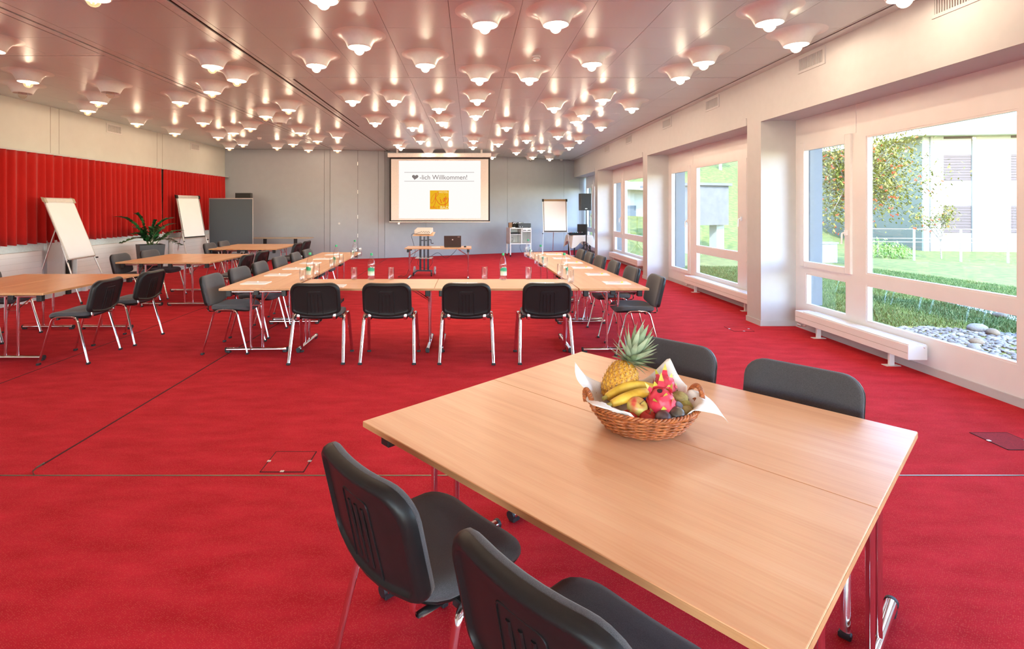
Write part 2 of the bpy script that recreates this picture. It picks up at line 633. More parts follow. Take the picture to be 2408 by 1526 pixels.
# walls behind the viewer and at the back
wrr = thing('wall_rear', None, None, kind='structure')
ops = [(-7.2, -4.6), (-4.2, -1.6), (-1.2, 1.4), (1.8, 4.2)]
MB().box(XL - 0.3, 4.8, YB - 0.25, YB, 2.75, ZC + 0.3).build('lintel', M['cream'], wrr)
MB().box(XL - 0.3, 4.8, YB - 0.25, YB, 0, 0.35).build('parapet', M['cream'], wrr)
for a_, b_ in zip([XL - 0.3] + [o_[1] for o_ in ops], [o_[0] for o_ in ops] + [4.8]):
    MB().box(a_, b_, YB - 0.25, YB, 0.35, 2.75).build('pier', M['cream'], wrr)
w7 = thing('window_7', None, None, kind='structure')  # unseen rear glazing, added to let fill light in from behind
for a_, b_ in ops:
    fr_ = MB()
    for (xa_, xb_, za_, zb2_) in ((a_, a_ + 0.08, 0.35, 2.75), (b_ - 0.08, b_, 0.35, 2.75), (a_ + 0.08, b_ - 0.08, 0.35, 0.43), (a_ + 0.08, b_ - 0.08, 2.67, 2.75), ((a_ + b_) / 2 - 0.05, (a_ + b_) / 2 + 0.05, 0.43, 2.67)):
        fr_.box(xa_, xb_, YB - 0.16, YB - 0.09, za_, zb2_)
    fr_.build('frame', M['frame'], w7)
    for (xa_, xb_) in ((a_ + 0.08, (a_ + b_) / 2 - 0.05), ((a_ + b_) / 2 + 0.05, b_ - 0.08)):
        MB().box(xa_, xb_, YB - 0.128, YB - 0.122, 0.43, 2.67).build('pane', M['glass'], w7)
struct(MB().box(-30, 4.70, -40, YB - 0.25, -0.5, -0.1).build('bounce_ground', pm('bounce_paving', (0.50, 0.49, 0.46), 0.85, nscale=2, namt=0.1)))  # unseen pale ground added to bounce daylight through the rear panes
def wall_run(name, segs, mat):
    """segs: list of plan points; one slab per stretch, 0.2 thick behind the face"""
    (xa, ya), (xb, yb) = segs
    d = Vector((xb - xa, yb - ya, 0))
    n = Vector((-d.y, d.x, 0)).normalized() * 0.2
    return struct(MB().prism([(xa, ya), (xb, yb), (xb + n.x, yb + n.y), (xa + n.x, ya + n.y)], 0, ZC + 0.3).build(name, mat))
wall_core = pm('wall_core', (0.10, 0.10, 0.10), 0.8)
wb = wall_run('wall_back', (BW[0], BW[1]), wall_core)
wb2 = wall_run('wall_back_middle', (BW[1], BW[2]), wall_core)
wb3 = wall_run('wall_back_right', (BW[2], BW[3]), wall_core)
def wall_panel(a, b, parent, mat, z0=0.006, z1=ZC - 0.004, th=0.02, gap=0.004):
    (xa, ya), (xb, yb) = a, b
    d = Vector((xb - xa, yb - ya, 0)).normalized()
    n = Vector((d.y, -d.x, 0)) * th
    xa, ya, xb, yb = xa + d.x * gap, ya + d.y * gap, xb - d.x * gap, yb - d.y * gap
    return MB().prism([(xa + n.x, ya + n.y), (xb + n.x, yb + n.y), (xb, yb), (xa, ya)], z0, z1).build('panel', mat, parent)
def on_seg(i, t):
    (xa, ya), (xb, yb) = BW[i], BW[i + 1]
    return (xa + (xb - xa) * t, ya + (yb - ya) * t)
for i, ts, par in ((0, (0, 0.945, 1.0), wb), (1, (0, 0.50, 0.88, 1.0), wb2), (2, (0, 0.175, 0.56, 0.865, 0.955, 1.0), wb3)):
    for t0, t1 in zip(ts, ts[1:]):
        wall_panel(on_seg(i, t0), on_seg(i, t1), par, M['greywall'])
# folding wall fittings
for i, t_, z, par in ((1, 0.17, 1.14, wb2), (2, 0.06, 1.13, wb3)):
    x, y = on_seg(i, t_)
    MB().lathe([(0.0, -0.03), (0.035, -0.03), (0.035, -0.022), (0.02, -0.022), (0.02, 0.0)], 14, Matrix.Translation((x, y - 0.028, z)) @ Matrix.Rotation(R(-90), 4, 'X')).build('lock_handle', M['alu'], par, 30)
for z in (0.75, 1.35, 2.15, 3.05):
    x, y = on_seg(1, 0.50)
    MB().rbox(x - 0.012, x + 0.012, y - 0.032, y - 0.016, z - 0.06, z + 0.06, 0.004, 1).build('hinge', M['alu'], wb2)

# right wall: beam, piers, soffit band
wr = thing('wall_right', None, None, (0, 0, 0), kind='structure')
piers = [(-6.6, -6.27), (-2.0, -1.67), (2.60, 2.93), (7.21, 7.57), (11.85, 12.15), (16.5, 16.85)]
MB().box(XR, 4.75, YB, 20.6, 2.83, ZC + 0.3).build('beam', M['white'], wr)
for y0, y1 in piers:
    MB().box(XR, 4.60, y0, y1, 0.0, 2.83).build('pier', M['white'], wr)
bays = [(-6.27, -2.0), (-1.67, 2.60), (2.93, 7.21), (7.57, 11.85), (12.15, 16.5), (16.85, 20.35)]
for y0, y1 in bays:
    MB().box(XR - 0.012, XR + 0.02, y0 + 0.01, y1 - 0.01, 2.815, 2.925).build('lip', M['white'], wr)
bb = struct(MB().box(XW - 0.014, XW, YB, 20.3, 0, 0.075).build('baseboard_right', M['white']))
for y0, y1 in piers:
    MB().box(XR - 0.012, XW, y0 - 0.012, y1 + 0.012, 0, 0.075).build('pier_skirting', M['white'], bb)

handle_proto = []
def window_handle(parent, y, z):
    b = MB()
    b.rbox(XW - 0.055, XW - 0.02, y - 0.015, y + 0.015, z - 0.035, z + 0.035, 0.006, 1)
    b.tube(fillet([(XW - 0.04, y, z), (XW - 0.085, y, z), (XW - 0.09, y, z - 0.13)], 0.02, 4), 0.010, 8)
    b.build('handle', M['frame'], parent, 40)

def window_bay(n, y0, y1, tall=False, casement=None, big=None, narrow=None):
    """fixed frame with openings, one opening sash at the far end, panes as glass sheets"""
    w = thing('window_%d' % n, None, None, (0, 0, 0), kind='structure')
    ZT = 2.83
    cas = casement or (y1 - 0.21, y1 - 0.97)
    bg = big or (y1 - 1.28, y1 - 2.93)
    nr = narrow or (y1 - 3.25, y1 - 4.08)
    holes = []
    c1, c0 = cas
    zs_bot = 0.27 if tall else 0.84
    holes.append((c0 - 0.06, c1 + 0.06, zs_bot + 0.02, 2.45))
    if not tall:
        holes.append((c0, c1, 0.335, 0.755))
    holes += [(bg[1], bg[0], 0.875, 2.44), (bg[1], bg[0], 0.335, 0.755)]
    holes += [(nr[1], nr[0], 0.875, 2.44), (nr[1], nr[0], 0.335, 0.755)]
    ys = sorted({y0, y1, *[h[0] for h in holes], *[h[1] for h in holes]})
    zs = sorted({0.0, ZT, *[h[2] for h in holes], *[h[3] for h in holes]})
    fr = MB()
    for ya, yb in zip(ys, ys[1:]):
        run = None
        for za, zb in zip(zs, zs[1:]):
            ym, zm = (ya + yb) / 2, (za + zb) / 2
            solid = not any(h[0] < ym < h[1] and h[2] < zm < h[3] for h in holes)
            if solid:
                run = (run[0], zb) if run else (za, zb)
            if (not solid or zb == ZT) and run:
                fr.box(XW, XW + 0.075, ya, yb, run[0], run[1])
                run = None
    fr.build('frame', M['frame'], w)
    # beads around each fixed pane
    for h in holes[1:] if not tall else holes[1:]:
        b = MB()
        t = 0.018
        b.box(XW + 0.005, XW + 0.05, h[0], h[0] + t, h[2], h[3])
        b.box(XW + 0.005, XW + 0.05, h[1] - t, h[1], h[2], h[3])
        b.box(XW + 0.005, XW + 0.05, h[0] + t, h[1] - t, h[2], h[2] + t)
        b.box(XW + 0.005, XW + 0.05, h[0] + t, h[1] - t, h[3] - t, h[3])
        b.build('glazing_bead', M['frame'], w)
        MB().box(XW + 0.034, XW + 0.040, h[0] + t, h[1] - t, h[2] + t, h[3] - t).build('pane', M['glass'], w)
    s = MB()
    o0, o1, z0, z1 = c0 - 0.10, c1 + 0.09, zs_bot, 2.50
    g0, g1, gz0, gz1 = c0, c1, zs_bot + 0.075, 2.39
    s.rbox(XW - 0.025, XW + 0.045, o0, g0, z0, z1, 0.006, 1)
    s.rbox(XW - 0.025, XW + 0.045, g1, o1, z0, z1, 0.006, 1)
    s.box(XW - 0.024, XW + 0.045, g0, g1, z0, gz0)
    s.box(XW - 0.024, XW + 0.045, g0, g1, gz1, z1)
    sash = s.build('sash', M['frame'], w)
    MB().box(XW + 0.012, XW + 0.018, g0, g1, gz0, gz1).build('pane', M['glass'], sash)
    window_handle(sash, c0 - 0.045, 1.33 if not tall else 1.36)
    # raised cover strips on the panel above the panes
    for y in (bg[0] + 0.16,):
        MB().box(XW - 0.006, XW, y - 0.012, y + 0.012, 2.5, ZT).build('cover_strip', M['frame'], w)
    # outside: blind guide rails beside the panes
    for h in (holes[0], holes[-2] if len(holes) > 2 else holes[0]):
        MB().box(XW + 0.08, XW + 0.13, h[1] - 0.03, h[1] + 0.03, 0.3, 2.6).build('guide_rail', rail_m, w)
    return w
rail_m = pm('guide_rail_grey', (0.14, 0.15, 0.17), 0.5)
window_bay(1, *bays[2])
w2 = window_bay(2, *bays[3], tall=True, casement=(11.60, 10.76), big=(10.40, 8.77), narrow=(8.50, 7.72))
window_handle(w2, 8.60, 1.45)
window_bay(3, *bays[4])
window_bay(4, *bays[5], casement=(20.1, 19.3), big=(18.95, 17.9), narrow=(17.7, 17.1))
window_bay(5, *bays[1])
window_bay(6, *bays[0])
# shaded outer fins and facade of this building
fin = pm('blue_grey_facade', (0.145, 0.155, 0.18), 0.6, nscale=20, namt=0.04)
fins = thing('wall_outside', None, None, kind='structure')
for y0, y1 in piers:
    MB().box(4.60, 4.86, y0 + 0.02, y1 - 0.02, 0.28, 3.3).build('fin', fin, fins)
MB().box(4.57, 4.75, YB, 20.6, -0.6, 0.28).build('plinth', pm('dark_plinth', (0.12, 0.12, 0.13), 0.8), fins)
MB().box(4.75, 5.35, YB - 1, 21, 3.2, 3.7).build('eave', fin, fins)
MB().box(-8.2, 4.9, YB - 2.4, 21.2, ZC + 0.25, ZC + 0.5).build('roof', M['slot'], fins)  # unseen rear overhang added to keep direct sun off the rear panes

# ------------------------------------------------------------------ ceiling
ceil = struct(MB().prism([(-7.9, YB), (4.7, YB), (4.7, 20.7), (-2.8, 17.2), (-7.9, 16.7)], ZC + 0.012, ZC + 0.10).build('ceiling', M['slot']))
PZ0, PZ1 = ZC, ZC + 0.011
G = 0.002
rows_r = [7.44 - 0.685 * k for k in range(21, 0, -1)] + [7.44 + 0.70 * k for k in range(20)]
cols = []
xs = [-2.62] + [-0.204 + 0.671 * k for k in range(-3, 7)]
cols += [(a, b, 'r') for a, b in zip(xs, xs[1:]) if b <= 3.85]
cols += [(-4.22, -3.52, 's'), (-3.52, -2.82, 's')]
xl = [XL + 0.06 + (XL * -1 - 0.06 - 4.47) / 5 * k for k in range(6)]
cols += [(a, b, 'l') for a, b in zip(xl, xl[1:])]
rows_l = [6.37 + 3.46 * j + 0.09 + 0.674 * k for j in range(-4, 3) for k in range(5)] + [6.37 + 3.46 * 3 + 0.09]
pmesh = {}
rest = MB()
npan = 0
for (xa, xb, kind) in cols:
    rows = rows_l if kind == 'l' else rows_r
    for ya, yb in zip(rows, rows[1:]):
        if kind == 'r' and abs(ya - 7.44) < 1e-6:
            ya += 0.07
        lim = min(back_y(xa), back_y(xb)) + 0.1
        if ya > lim or yb < YB:
            continue
        if yb - ya > 0.75:
            yb = ya + 0.674
        x0, x1, y0, y1 = xa + G, xb - G, ya + G, yb - G
        if 3.9 < ya and ya < 15.2 and yb < lim:
            key = (round(x1 - x0, 3), round(y1 - y0, 3))
            if key not in pmesh:
                pmesh[key] = MB().box(-key[0] / 2, key[0] / 2, -key[1] / 2, key[1] / 2, 0, PZ1 - PZ0).mesh('ceiling_panel')
            obj('ceiling_panel', pmesh[key], M['ceil'], ceil, ((x0 + x1) / 2, (y0 + y1) / 2, PZ0))
            npan += 1
        else:
            ya2, yb2 = min(y1, back_y(x0)), min(y1, back_y(x1))
            y0c = max(y0, YB)
            rest.prism([(x0, y0c), (x1, y0c), (x1, yb2), (x0, ya2)], PZ0, PZ1)
tag(rest.build('ceiling_panel_field', M['ceil'], ceil), kind='stuff')
# strips between the panel fields, and the slots for the movable walls
tr = MB()
def strip(x0, x1, y0, y1, b=tr):
    b.box(x0, x1, y0, y1, ZC - 0.001, ZC + 0.012)
for (a, b_) in ((-4.455, -4.365), (-4.335, -4.225), (-2.815, -2.715), (-2.675, -2.625)):
    strip(a, b_, YB, 16.9)
strip(3.825, 3.845, YB, 20.2)
strip(3.875, 4.0, YB, 20.2)
strip(-2.62, 3.82, 7.375, 7.43)
strip(-2.62, 3.82, 7.455, 7.51)
for y in (6.37, 9.83, 13.29):
    strip(XL + 0.06, -4.46, y - 0.10, y - 0.02)
    strip(XL + 0.06, -4.46, y + 0.01, y + 0.09)
strip(XL, XL + 0.055, YB, 16.4)
tr.build('edge_strip', M['ceil_trim'], ceil)
s2 = MB()
s2.box(-2.56, -2.535, 7.53, 11.9, ZC - 0.003, ZC + 0.002)
s2.build('track_slot', M['slot'], ceil)

# ------------------------------------------------------------------ ceiling lamps
LAMPS = [(761,1),(1140.5,60.4),(845,112.6),(744,156),(1000.4,155.4),(1127.8,187.8),(1245,187.8),(829.4,239.4),(926.7,238.8),(679,259.5),
 (625,275),(657.5,290,0),(1032,257.4),(1122.5,237.4),(1119,274.2),(882.5,290.4),(970,301.3),(1039.3,289),(1191.2,301.3),(706.7,313.4),
 (793.7,323.8),(746.5,332.6),(689,340),(651.6,348),(725.3,353.8),(793.7,354.4),(935,341.3),(942.5,348.5),(989,333),(1049,323.6),
 (1113.6,332.3),(1112,346.5),(1171.7,339.7),(1007,360.7),(1058.8,360.7),(1214.3,359.6),(1157.5,370),(1238.5,331.2),(1312.2,321.8),
 (1363.3,331.5),(1302.8,255.8),(1372.6,272.8),(1355,287.6),(1417.8,236.2),(1485.9,256.6),(1413.2,300.4),(1273,354.5),(1338.2,347.7),
 (1311.3,364.7,0),(1252.6,369.9),(1247.5,375.8,0),(1292.6,374),(1307,59),(1391.7,152.4),(1655,149.5),(1600,185.2),(1809.8,55.1),
 (1872.5,106.7),(2126.7,-4),(219.7,-6),(-20,120),(66.3,193),(53,219.7,0),(259.5,218.8,0),(232,241.8),(206.4,261.8),(423.7,241.8),
 (499.2,157.8),(557.3,190.2),(499.2,218.2),(322.3,291.9),(411.3,314.6),(477.7,290.4),(513,323.8),(549,314),(588.8,303),(539.6,348.5),(571.4,340.6)]
ZRIM = ZC - 0.135
prof = [(0.285, 0.1348), (0.262, 0.1338), (0.240, 0.131), (0.217, 0.124), (0.195, 0.112), (0.175, 0.094), (0.158, 0.071), (0.144, 0.045), (0.131, 0.019), (0.122, 0.0),
        (0.117, -0.0015), (0.113, 0.003), (0.112, 0.05), (0.095, 0.095), (0.05, 0.12), (0.0, 0.125)]
shade_me = MB().lathe(prof, 40).mesh('shade', 50)
bulb_me = MB().lathe([(0.0, -0.078), (0.02, -0.075), (0.038, -0.063), (0.051, -0.045), (0.056, -0.022), (0.052, 0.002), (0.040, 0.022), (0.026, 0.04), (0.018, 0.07)], 20).mesh('bulb', 60)
bulb_mes = []
for m_ in ('bulb', 'bulb_lit', 'bulb_dim'):
    q_ = bulb_me.copy()
    q_.materials.append(M[m_])
    bulb_mes.append(q_)
sock_me = MB().lathe([(0.018, 0.06), (0.018, 0.105), (0.0, 0.105)], 12).mesh('socket', 40)
fil_me = MB().lathe([(0.0, -0.004), (0.012, 0.0), (0.017, 0.012), (0.012, 0.024), (0.0, 0.028)], 10).mesh('filament', 60)
fil_me2 = fil_me.copy()
fil_me3 = fil_me.copy()
em_b = emit('filament_bright', (1.0, 0.80, 0.50), 60.0)
em_d = emit('filament_dim', (1.0, 0.50, 0.18), 8.0)
def lamp_light(name, energy, col):
    l = bpy.data.lights.new(name, 'POINT')
    l.energy = energy
    l.color = col
    l.shadow_soft_size = 0.028
    return l
L_b = lamp_light('lamp_light', LAMP_BRIGHT, (1.0, 0.80, 0.60))
L_d = lamp_light('lamp_light_dimmed', LAMP_DIM, (1.0, 0.75, 0.53))
pos = []
for it in LAMPS:
    p = P(it[0], it[1], ZRIM)
    on = len(it) < 3
    fld = 'window' if p.x > -2.7 else ('strip' if p.x > -4.35 else 'curtain')
    zone = 0 if p.y < 7.4 else (1 if p.y < 12.0 else 2)
    pos.append([p, on, fld, zone, it[0]])
# unseen lamps added overhead and behind the viewer to brighten the foreground
for (x, y) in ((-0.9, 2.6), (1.2, 1.4), (2.9, 2.4), (-1.9, 0.4), (0.3, -0.9), (2.3, -1.6), (-3.4, 2.2), (-5.4, 2.9), (-6.6, 1.0), (-5.1, -1.3), (1.0, -3.0), (3.0, -3.9), (-1.2, -2.4), (0.4, -5.2), (2.4, -5.8), (-2.2, -4.6), (-3.5, -1.2), (-6.3, -3.2), (-5.0, -5.0), (-0.4, 1.0), (3.1, 0.4)):
    fld = 'window' if x > -2.7 else ('strip' if x > -4.35 else 'curtain')
    pos.append([Vector((x, y, ZRIM)), True, fld, -1, x])
fname = {'window': 'window-side ceiling field', 'strip': 'ceiling strip between the dark slots', 'curtain': 'curtain-side ceiling field'}
zname = {-1: 'added fill set', 0: 'nearest part', 1: 'middle part', 2: 'far part'}
for fld in fname:
    for zone in zname:
        grp = sorted([q for q in pos if q[2] == fld and q[3] == zone], key=lambda q: q[4])
        for k, (p, on, _, _, _) in enumerate(grp):
            bright = fld == 'window'
            look = 'unlit' if not on else ('brightly lit' if bright else 'dimly glowing')
            where = 'trumpet lamp in %s of %s, %s from left' % (zname[zone], fname[fld], ORD[k])
            if len(grp) == 1:
                where = 'only trumpet lamp in %s of %s' % (zname[zone], fname[fld])
            t = thing('ceiling_lamp', '%s %s' % (look.replace('brightly lit', 'bright').replace('dimly glowing', 'dim'), where), 'ceiling lamp', (p.x, p.y, ZRIM), group='white trumpet lamps on the metal ceiling')
            obj('shade', shade_me, M['shade'], t)
            obj('socket', sock_me, M['plastic_w'], t)
            b = obj('bulb', bulb_mes[0 if not on else (1 if bright else 2)], None, t)
            if on:
                if bright:
                    obj('filament', fil_me, em_b, b)
                else:
                    obj('filament', fil_me2, em_d, b)
                lo = bpy.data.objects.new('lamp_light', L_b if bright else L_d)
                COL.objects.link(lo)
                lo.parent = t
                lo.location = (0, 0, -0.008)
            else:
                obj('filament', fil_me3, M['alu'], b)

# ------------------------------------------------------------------ vents and smoke detectors
def vent(name, loc, rz, label, wmat, nsl=18):
    t = thing(name, label, 'vent', loc, rz, 'ventilation grilles under the ceiling')
    b = MB()
    W, Hh = 0.245, 0.10
    b.box(-W, W, -0.012, 0, -Hh, -Hh + 0.03)
    b.box(-W, W, -0.012, 0, Hh - 0.03, Hh)
    b.box(-W, -W + 0.03, -0.012, 0, -Hh + 0.03, Hh - 0.03)
    b.box(W - 0.03, W, -0.012, 0, -Hh + 0.03, Hh - 0.03)
    b.build('frame', wmat, t)
    MB().box(-W + 0.03, W - 0.03, -0.003, -0.001, -Hh + 0.03, Hh - 0.03).build('backing', pm('vent_dark', (0.16, 0.13, 0.11), 0.8), t)
    for k in range(nsl):
        x = -W + 0.04 + (2 * W - 0.08) * k / (nsl - 1)
        MB().box(x - 0.0055, x + 0.0055, -0.010, -0.002, -Hh + 0.03, Hh - 0.03).build('slat', wmat, t)
for k, d in enumerate((4.285, 6.14, 8.66, 10.66, 13.24, 15.35)):
    nm = ['air vent at top right corner of the picture', 'air vent above the nearest window', 'air vent above the window with the tall opening sash',
          'air vent above the far half of the tall sash window', 'air vent above the third window', 'small air vent nearest the speaker corner'][k]
    vent('air_vent', (XR, d, 3.355), -PI / 2, nm + ', on white beam', M['white'])
for d, nm in ((11.29, 'air vent on the cream wall above the long red curtain'), (14.59, 'air vent on the cream wall near the back corner')):
    vent('air_vent', (XL, d, 3.33), PI / 2, nm, pm('vent_grey', (0.62, 0.60, 0.58), 0.5))
det_me = [MB().lathe([(0.055, 0.0), (0.055, -0.018), (0.047, -0.022)], 20).mesh('base', 40),
          MB().lathe([(0.040, -0.022), (0.040, -0.030), (0.047, -0.032), (0.045, -0.045), (0.030, -0.055), (0.0, -0.057)], 20).mesh('sensor', 40)]
for (px, py, lab) in ((1261, 138, 'round smoke detector among the nearest bright lamps'), (610, 326, 'round smoke detector above the grey back wall'),
                      (1162.7, 351, 'round smoke detector just above the right end of the screen'), (1318.7, 377, 'flat round smoke detector at far right ceiling corner')):
    p = P(px, py, ZC - 0.03)
    t = thing('smoke_detector', lab, 'smoke detector', (p.x, min(p.y, back_y(p.x) - 0.15), ZC), group='smoke detectors')
    obj('base', det_me[0], M['plastic_w'], t)
    obj('sensor', det_me[1], M['plastic_w'], t)

# ------------------------------------------------------------------ curtains
def curtain(y0, y1, label, seed, pitch):
    r2 = random.Random(seed)
    n = int((y1 - y0) / pitch)
    ph = [0.0]
    for k in range(n * 2):
        ph.append(ph[-1] + r2.uniform(0.6, 1.4))
    tot = ph[-1]
    amp = [r2.uniform(0.6, 1.2) for _ in ph]
    nu = n * 14
    def wave(u):
        t = u * tot
        k = 0
        lo, hi = 0, len(ph) - 1
        while hi - lo > 1:
            mid = (lo + hi) // 2
            if ph[mid] <= t:
                lo = mid
            else:
                hi = mid
        f = (t - ph[lo]) / (ph[hi] - ph[lo])
        a, b = (amp[lo] * (1 if lo % 2 else -1)), (amp[hi] * (1 if hi % 2 else -1))
        s = 0.5 - 0.5 * math.cos(PI * f)
        return a * (1 - s) + b * s
    ws = [wave(i / (nu - 1)) for i in range(nu)]
    jit = [r2.uniform(-0.02, 0.02) for _ in range(nu)]
    def fn(u, v):
        i = int(round(u * (nu - 1)))
        a = 0.030 + 0.030 * v
        drop = 0.012 * ws[i] * v
        return (-7.565 + a * ws[i], y0 + (y1 - y0) * u, 2.585 - (1.575 + drop) * v)
    t = MB().grid(nu, 9, fn).build('curtain', M['curtain'], None, 80)
    sm = t.modifiers.new('thickness', 'SOLIDIFY')
    sm.thickness = 0.004
    return tag(t, label, 'curtain', 'red pleated curtains along the left wall')
curtain(4.6, 12.80, 'long red pleated curtain behind the leaning flipchart, nearer of two', 3, 0.165)
curtain(12.90, 16.12, 'shorter red pleated curtain ending at the grey back wall', 5, 0.13)
# ------------------------------------------------------------------ chairs
def pillow(outline, profile, place_fn):
    b = MB()
    b.rings([[place_fn(x * s, y * s, off) for x, y in outline] for s, off in profile])
    return b

def make_chair():
    t = thing('stacking_chair', '', 'chair')
    # seat
    so = rrect(0.475, 0.43, 0.10, 0.12, 5)
    def seat_pt(x, y, o):
        z = 0.476 + o + 0.22 * x * x
        if y > 0.08:
            z -= 1.1 * (y - 0.08) ** 2
        if y < -0.1:
            z += 0.35 * (y + 0.1) ** 2
        return (x, y + 0.005, z)
    pillow(so, [(0.97, -0.002), (1.0, 0.008), (1.005, 0.02), (0.985, 0.034), (0.93, 0.044), (0.8, 0.048), (0.55, 0.045), (0.25, 0.042)], seat_pt).build('seat', M['fabric'], t, 60)
    pillow(so, [(0.5, -0.022), (0.85, -0.020), (0.95, -0.012), (0.985, 0.0), (0.985, 0.006)], seat_pt).build('seat_shell', M['shell'], t, 60)
    # back
    bo = rrect(0.505, 0.335, 0.095, 0.045, 6, bulge=0.022)
    tilt = R(13)
    def back_pt(x, z, o):
        yy = o + 0.55 * x * x - 0.018
        zz = z
        y2 = yy * math.cos(tilt) - zz * math.sin(tilt)
        z2 = yy * math.sin(tilt) + zz * math.cos(tilt)
        return (x, -0.265 + y2, 0.690 + z2)
    pillow(bo, [(0.97, -0.004), (0.995, 0.004), (1.0, 0.014), (0.985, 0.026), (0.94, 0.034), (0.8, 0.038), (0.5, 0.036), (0.2, 0.034)], back_pt).build('backrest', M['fabric'], t, 60)
    sh = pillow(bo, [(0.3, -0.012), (0.6, -0.012), (0.84, -0.012), (0.875, -0.014), (0.905, -0.026), (0.955, -0.026), (0.995, -0.016), (1.008, 0.0), (1.004, 0.009), (0.98, 0.009)][::1], back_pt).build('back_shell', M['shell'], t, 60)
    # moulded panel with three ribs on the back shell
    def bp(x, z, o):
        return Vector(back_pt(x, z, o))
    w, h0, h1 = 0.072, -0.165, 0.085
    path = fillet([bp(-w - 0.008, h0, -0.0125), bp(-w, h1, -0.0125), bp(w, h1, -0.0125), bp(w + 0.008, h0, -0.0125)], 0.02, 4)
    MB().tube(path, 0.0035, 6).build('moulded_outline', M['shell'], sh, 60)
    for x in (-0.037, 0.0, 0.037):
        MB().tube([bp(x, -0.14, -0.0125), bp(x, -0.05, -0.0125), bp(x, 0.055, -0.0125)], 0.007, 8, ry=0.004).build('rib', M['shell'], sh, 60)
    # legs: each is half of a side loop
    for sx in (-1, 1):
        for sy in (-1, 1):
            foot = (0.280 * sx, 0.245 * sy, 0.012)
            top = (0.262 * sx, 0.118 * sy, 0.489)
            pts = fillet([foot, top, (0.262 * sx, 0.0, 0.492)], 0.055, 6)
            leg = MB().tube(pts, 0.0165, 10, ry=0.0085, side=(1, 0, 0)).build('leg', M['chrome'], t, 50)
            MB().rbox(foot[0] - 0.021, foot[0] + 0.021, foot[1] - 0.015, foot[1] + 0.015, 0.0, 0.022, 0.004, 1).build('foot_cap', M['black'], leg)
            MB().rbox(0.232 * sx - 0.02, 0.232 * sx + 0.02, 0.09 * sy - 0.016, 0.09 * sy + 0.016, 0.455, 0.483, 0.004, 1).build('seat_mount', M['black'], t)
    for y in (-0.09, 0.09):
        MB().tube([(-0.262, y, 0.472), (0.262, y, 0.472)], 0.009, 8).build('cross_bar', M['chrome'], t, 50)
    for sx in (-1, 1):
        pts = fillet([(0.185 * sx, 0.09, 0.462), (0.185 * sx, -0.235, 0.462), bp(0.185 * sx, -0.155, 0.010), bp(0.185 * sx, -0.08, 0.012)], 0.06, 6)
        MB().tube(pts, 0.016, 8, ry=0.006, side=(1, 0, 0)).build('back_bracket', M['chrome'], t, 50)
    return t

chair = make_chair()
cu = []
FX, FXm = -PI / 2, PI / 2          # facing +x, facing -x
U = Vector((0.682, -0.731, 0)); V = Vector((-0.731, -0.682, 0))
B0 = Vector((0.690, 3.255, 0))
G1 = 'chairs around the fruit basket table'
place(chair, cu, (-0.115, 1.765, 0), R(-47) + R(-2), 'black chair at near left side of fruit basket table, its whole back shell in view', G1)
place(chair, cu, (0.335, 1.295, 0), R(-47) + R(-2), 'black chair at lower picture edge, cut off, beside fruit basket table', G1)
p = B0 + U * 0.50 + V * 0.10
place(chair, cu, p, R(133), 'charcoal chair behind the pineapple at fruit basket table', G1)
p = B0 + U * 1.15 + V * 0.10
place(chair, cu, p, R(133), 'charcoal chair across fruit basket table, nearest to the white radiator', G1)
G2 = 'chairs with black backs along the front of the U-shaped table'
for k, (x, y, a) in enumerate(((-1.615, 5.665, 2), (-0.868, 5.665, 0), (-0.040, 5.66, -1), (0.785, 5.67, 1))):
    place(chair, cu, (x, y, 0), R(a), 'black chair with its back to viewer before U-shaped table, %s from the left' % ORD[k], G2)
G3 = 'chairs on the left leg of the U-shaped table'
for k, d in enumerate((6.08, 6.80, 7.52, 8.30, 9.10, 9.78)):
    place(chair, cu, (-2.735 - 0.02 * k * 0.5, d, 0), FX + R((2, -3, 2, -1, 3, 0)[k]), 'black chair facing right on left leg of U-shaped table, %s from the front' % ORD[k], G3)
G4 = 'chairs on the window side of the U-shaped table'
for k, d in enumerate((6.0, 6.84, 7.66, 8.42, 9.14, 9.76)):
    place(chair, cu, (1.85 - 0.012 * k, d, 0), FXm + R((-3, 1, -2, 2, -1, 1)[k]), 'black chair facing left on window side of U-shaped table, %s from the front' % ORD[k], G4)
G5 = 'chairs at the square tables near the red curtain'
for (x, y, a, lab) in ((-4.24, 5.70, FXm + R(4), 'black chair with its back shell toward viewer at nearest square table, the nearer one'),
                       (-4.20, 6.44, FXm + R(0), 'black chair with its back shell toward viewer at nearest square table, the farther one'),
                       (-5.84, 6.53, FX, 'black chair cut by left picture edge behind nearest square table'),
                       (-5.66, 8.86, FX + R(3), 'grey chair facing right at left end of middle square table, the nearer one'),
                       (-5.64, 9.62, FX - R(2), 'grey chair facing right at middle square table, in front of the planter'),
                       (-4.02, 8.75, FXm + R(2), 'black chair back at right side of middle square table, the nearer one'),
                       (-4.04, 9.47, FXm - R(1), 'black chair back at right side of middle square table, the farther one'),
                       (-5.52, 11.60, FX, 'grey chair at left side of farthest square table, the nearer one'),
                       (-5.54, 12.30, FX, 'grey chair at left side of farthest square table, before the grey pinboard'),
                       (-4.12, 11.60, FXm, 'black chair back at right side of farthest square table, the nearer one'),
                       (-4.16, 12.38, FXm, 'black chair back at right side of farthest square table, the farther one')):
    place(chair, cu, (x, y, 0), a, lab, G5)

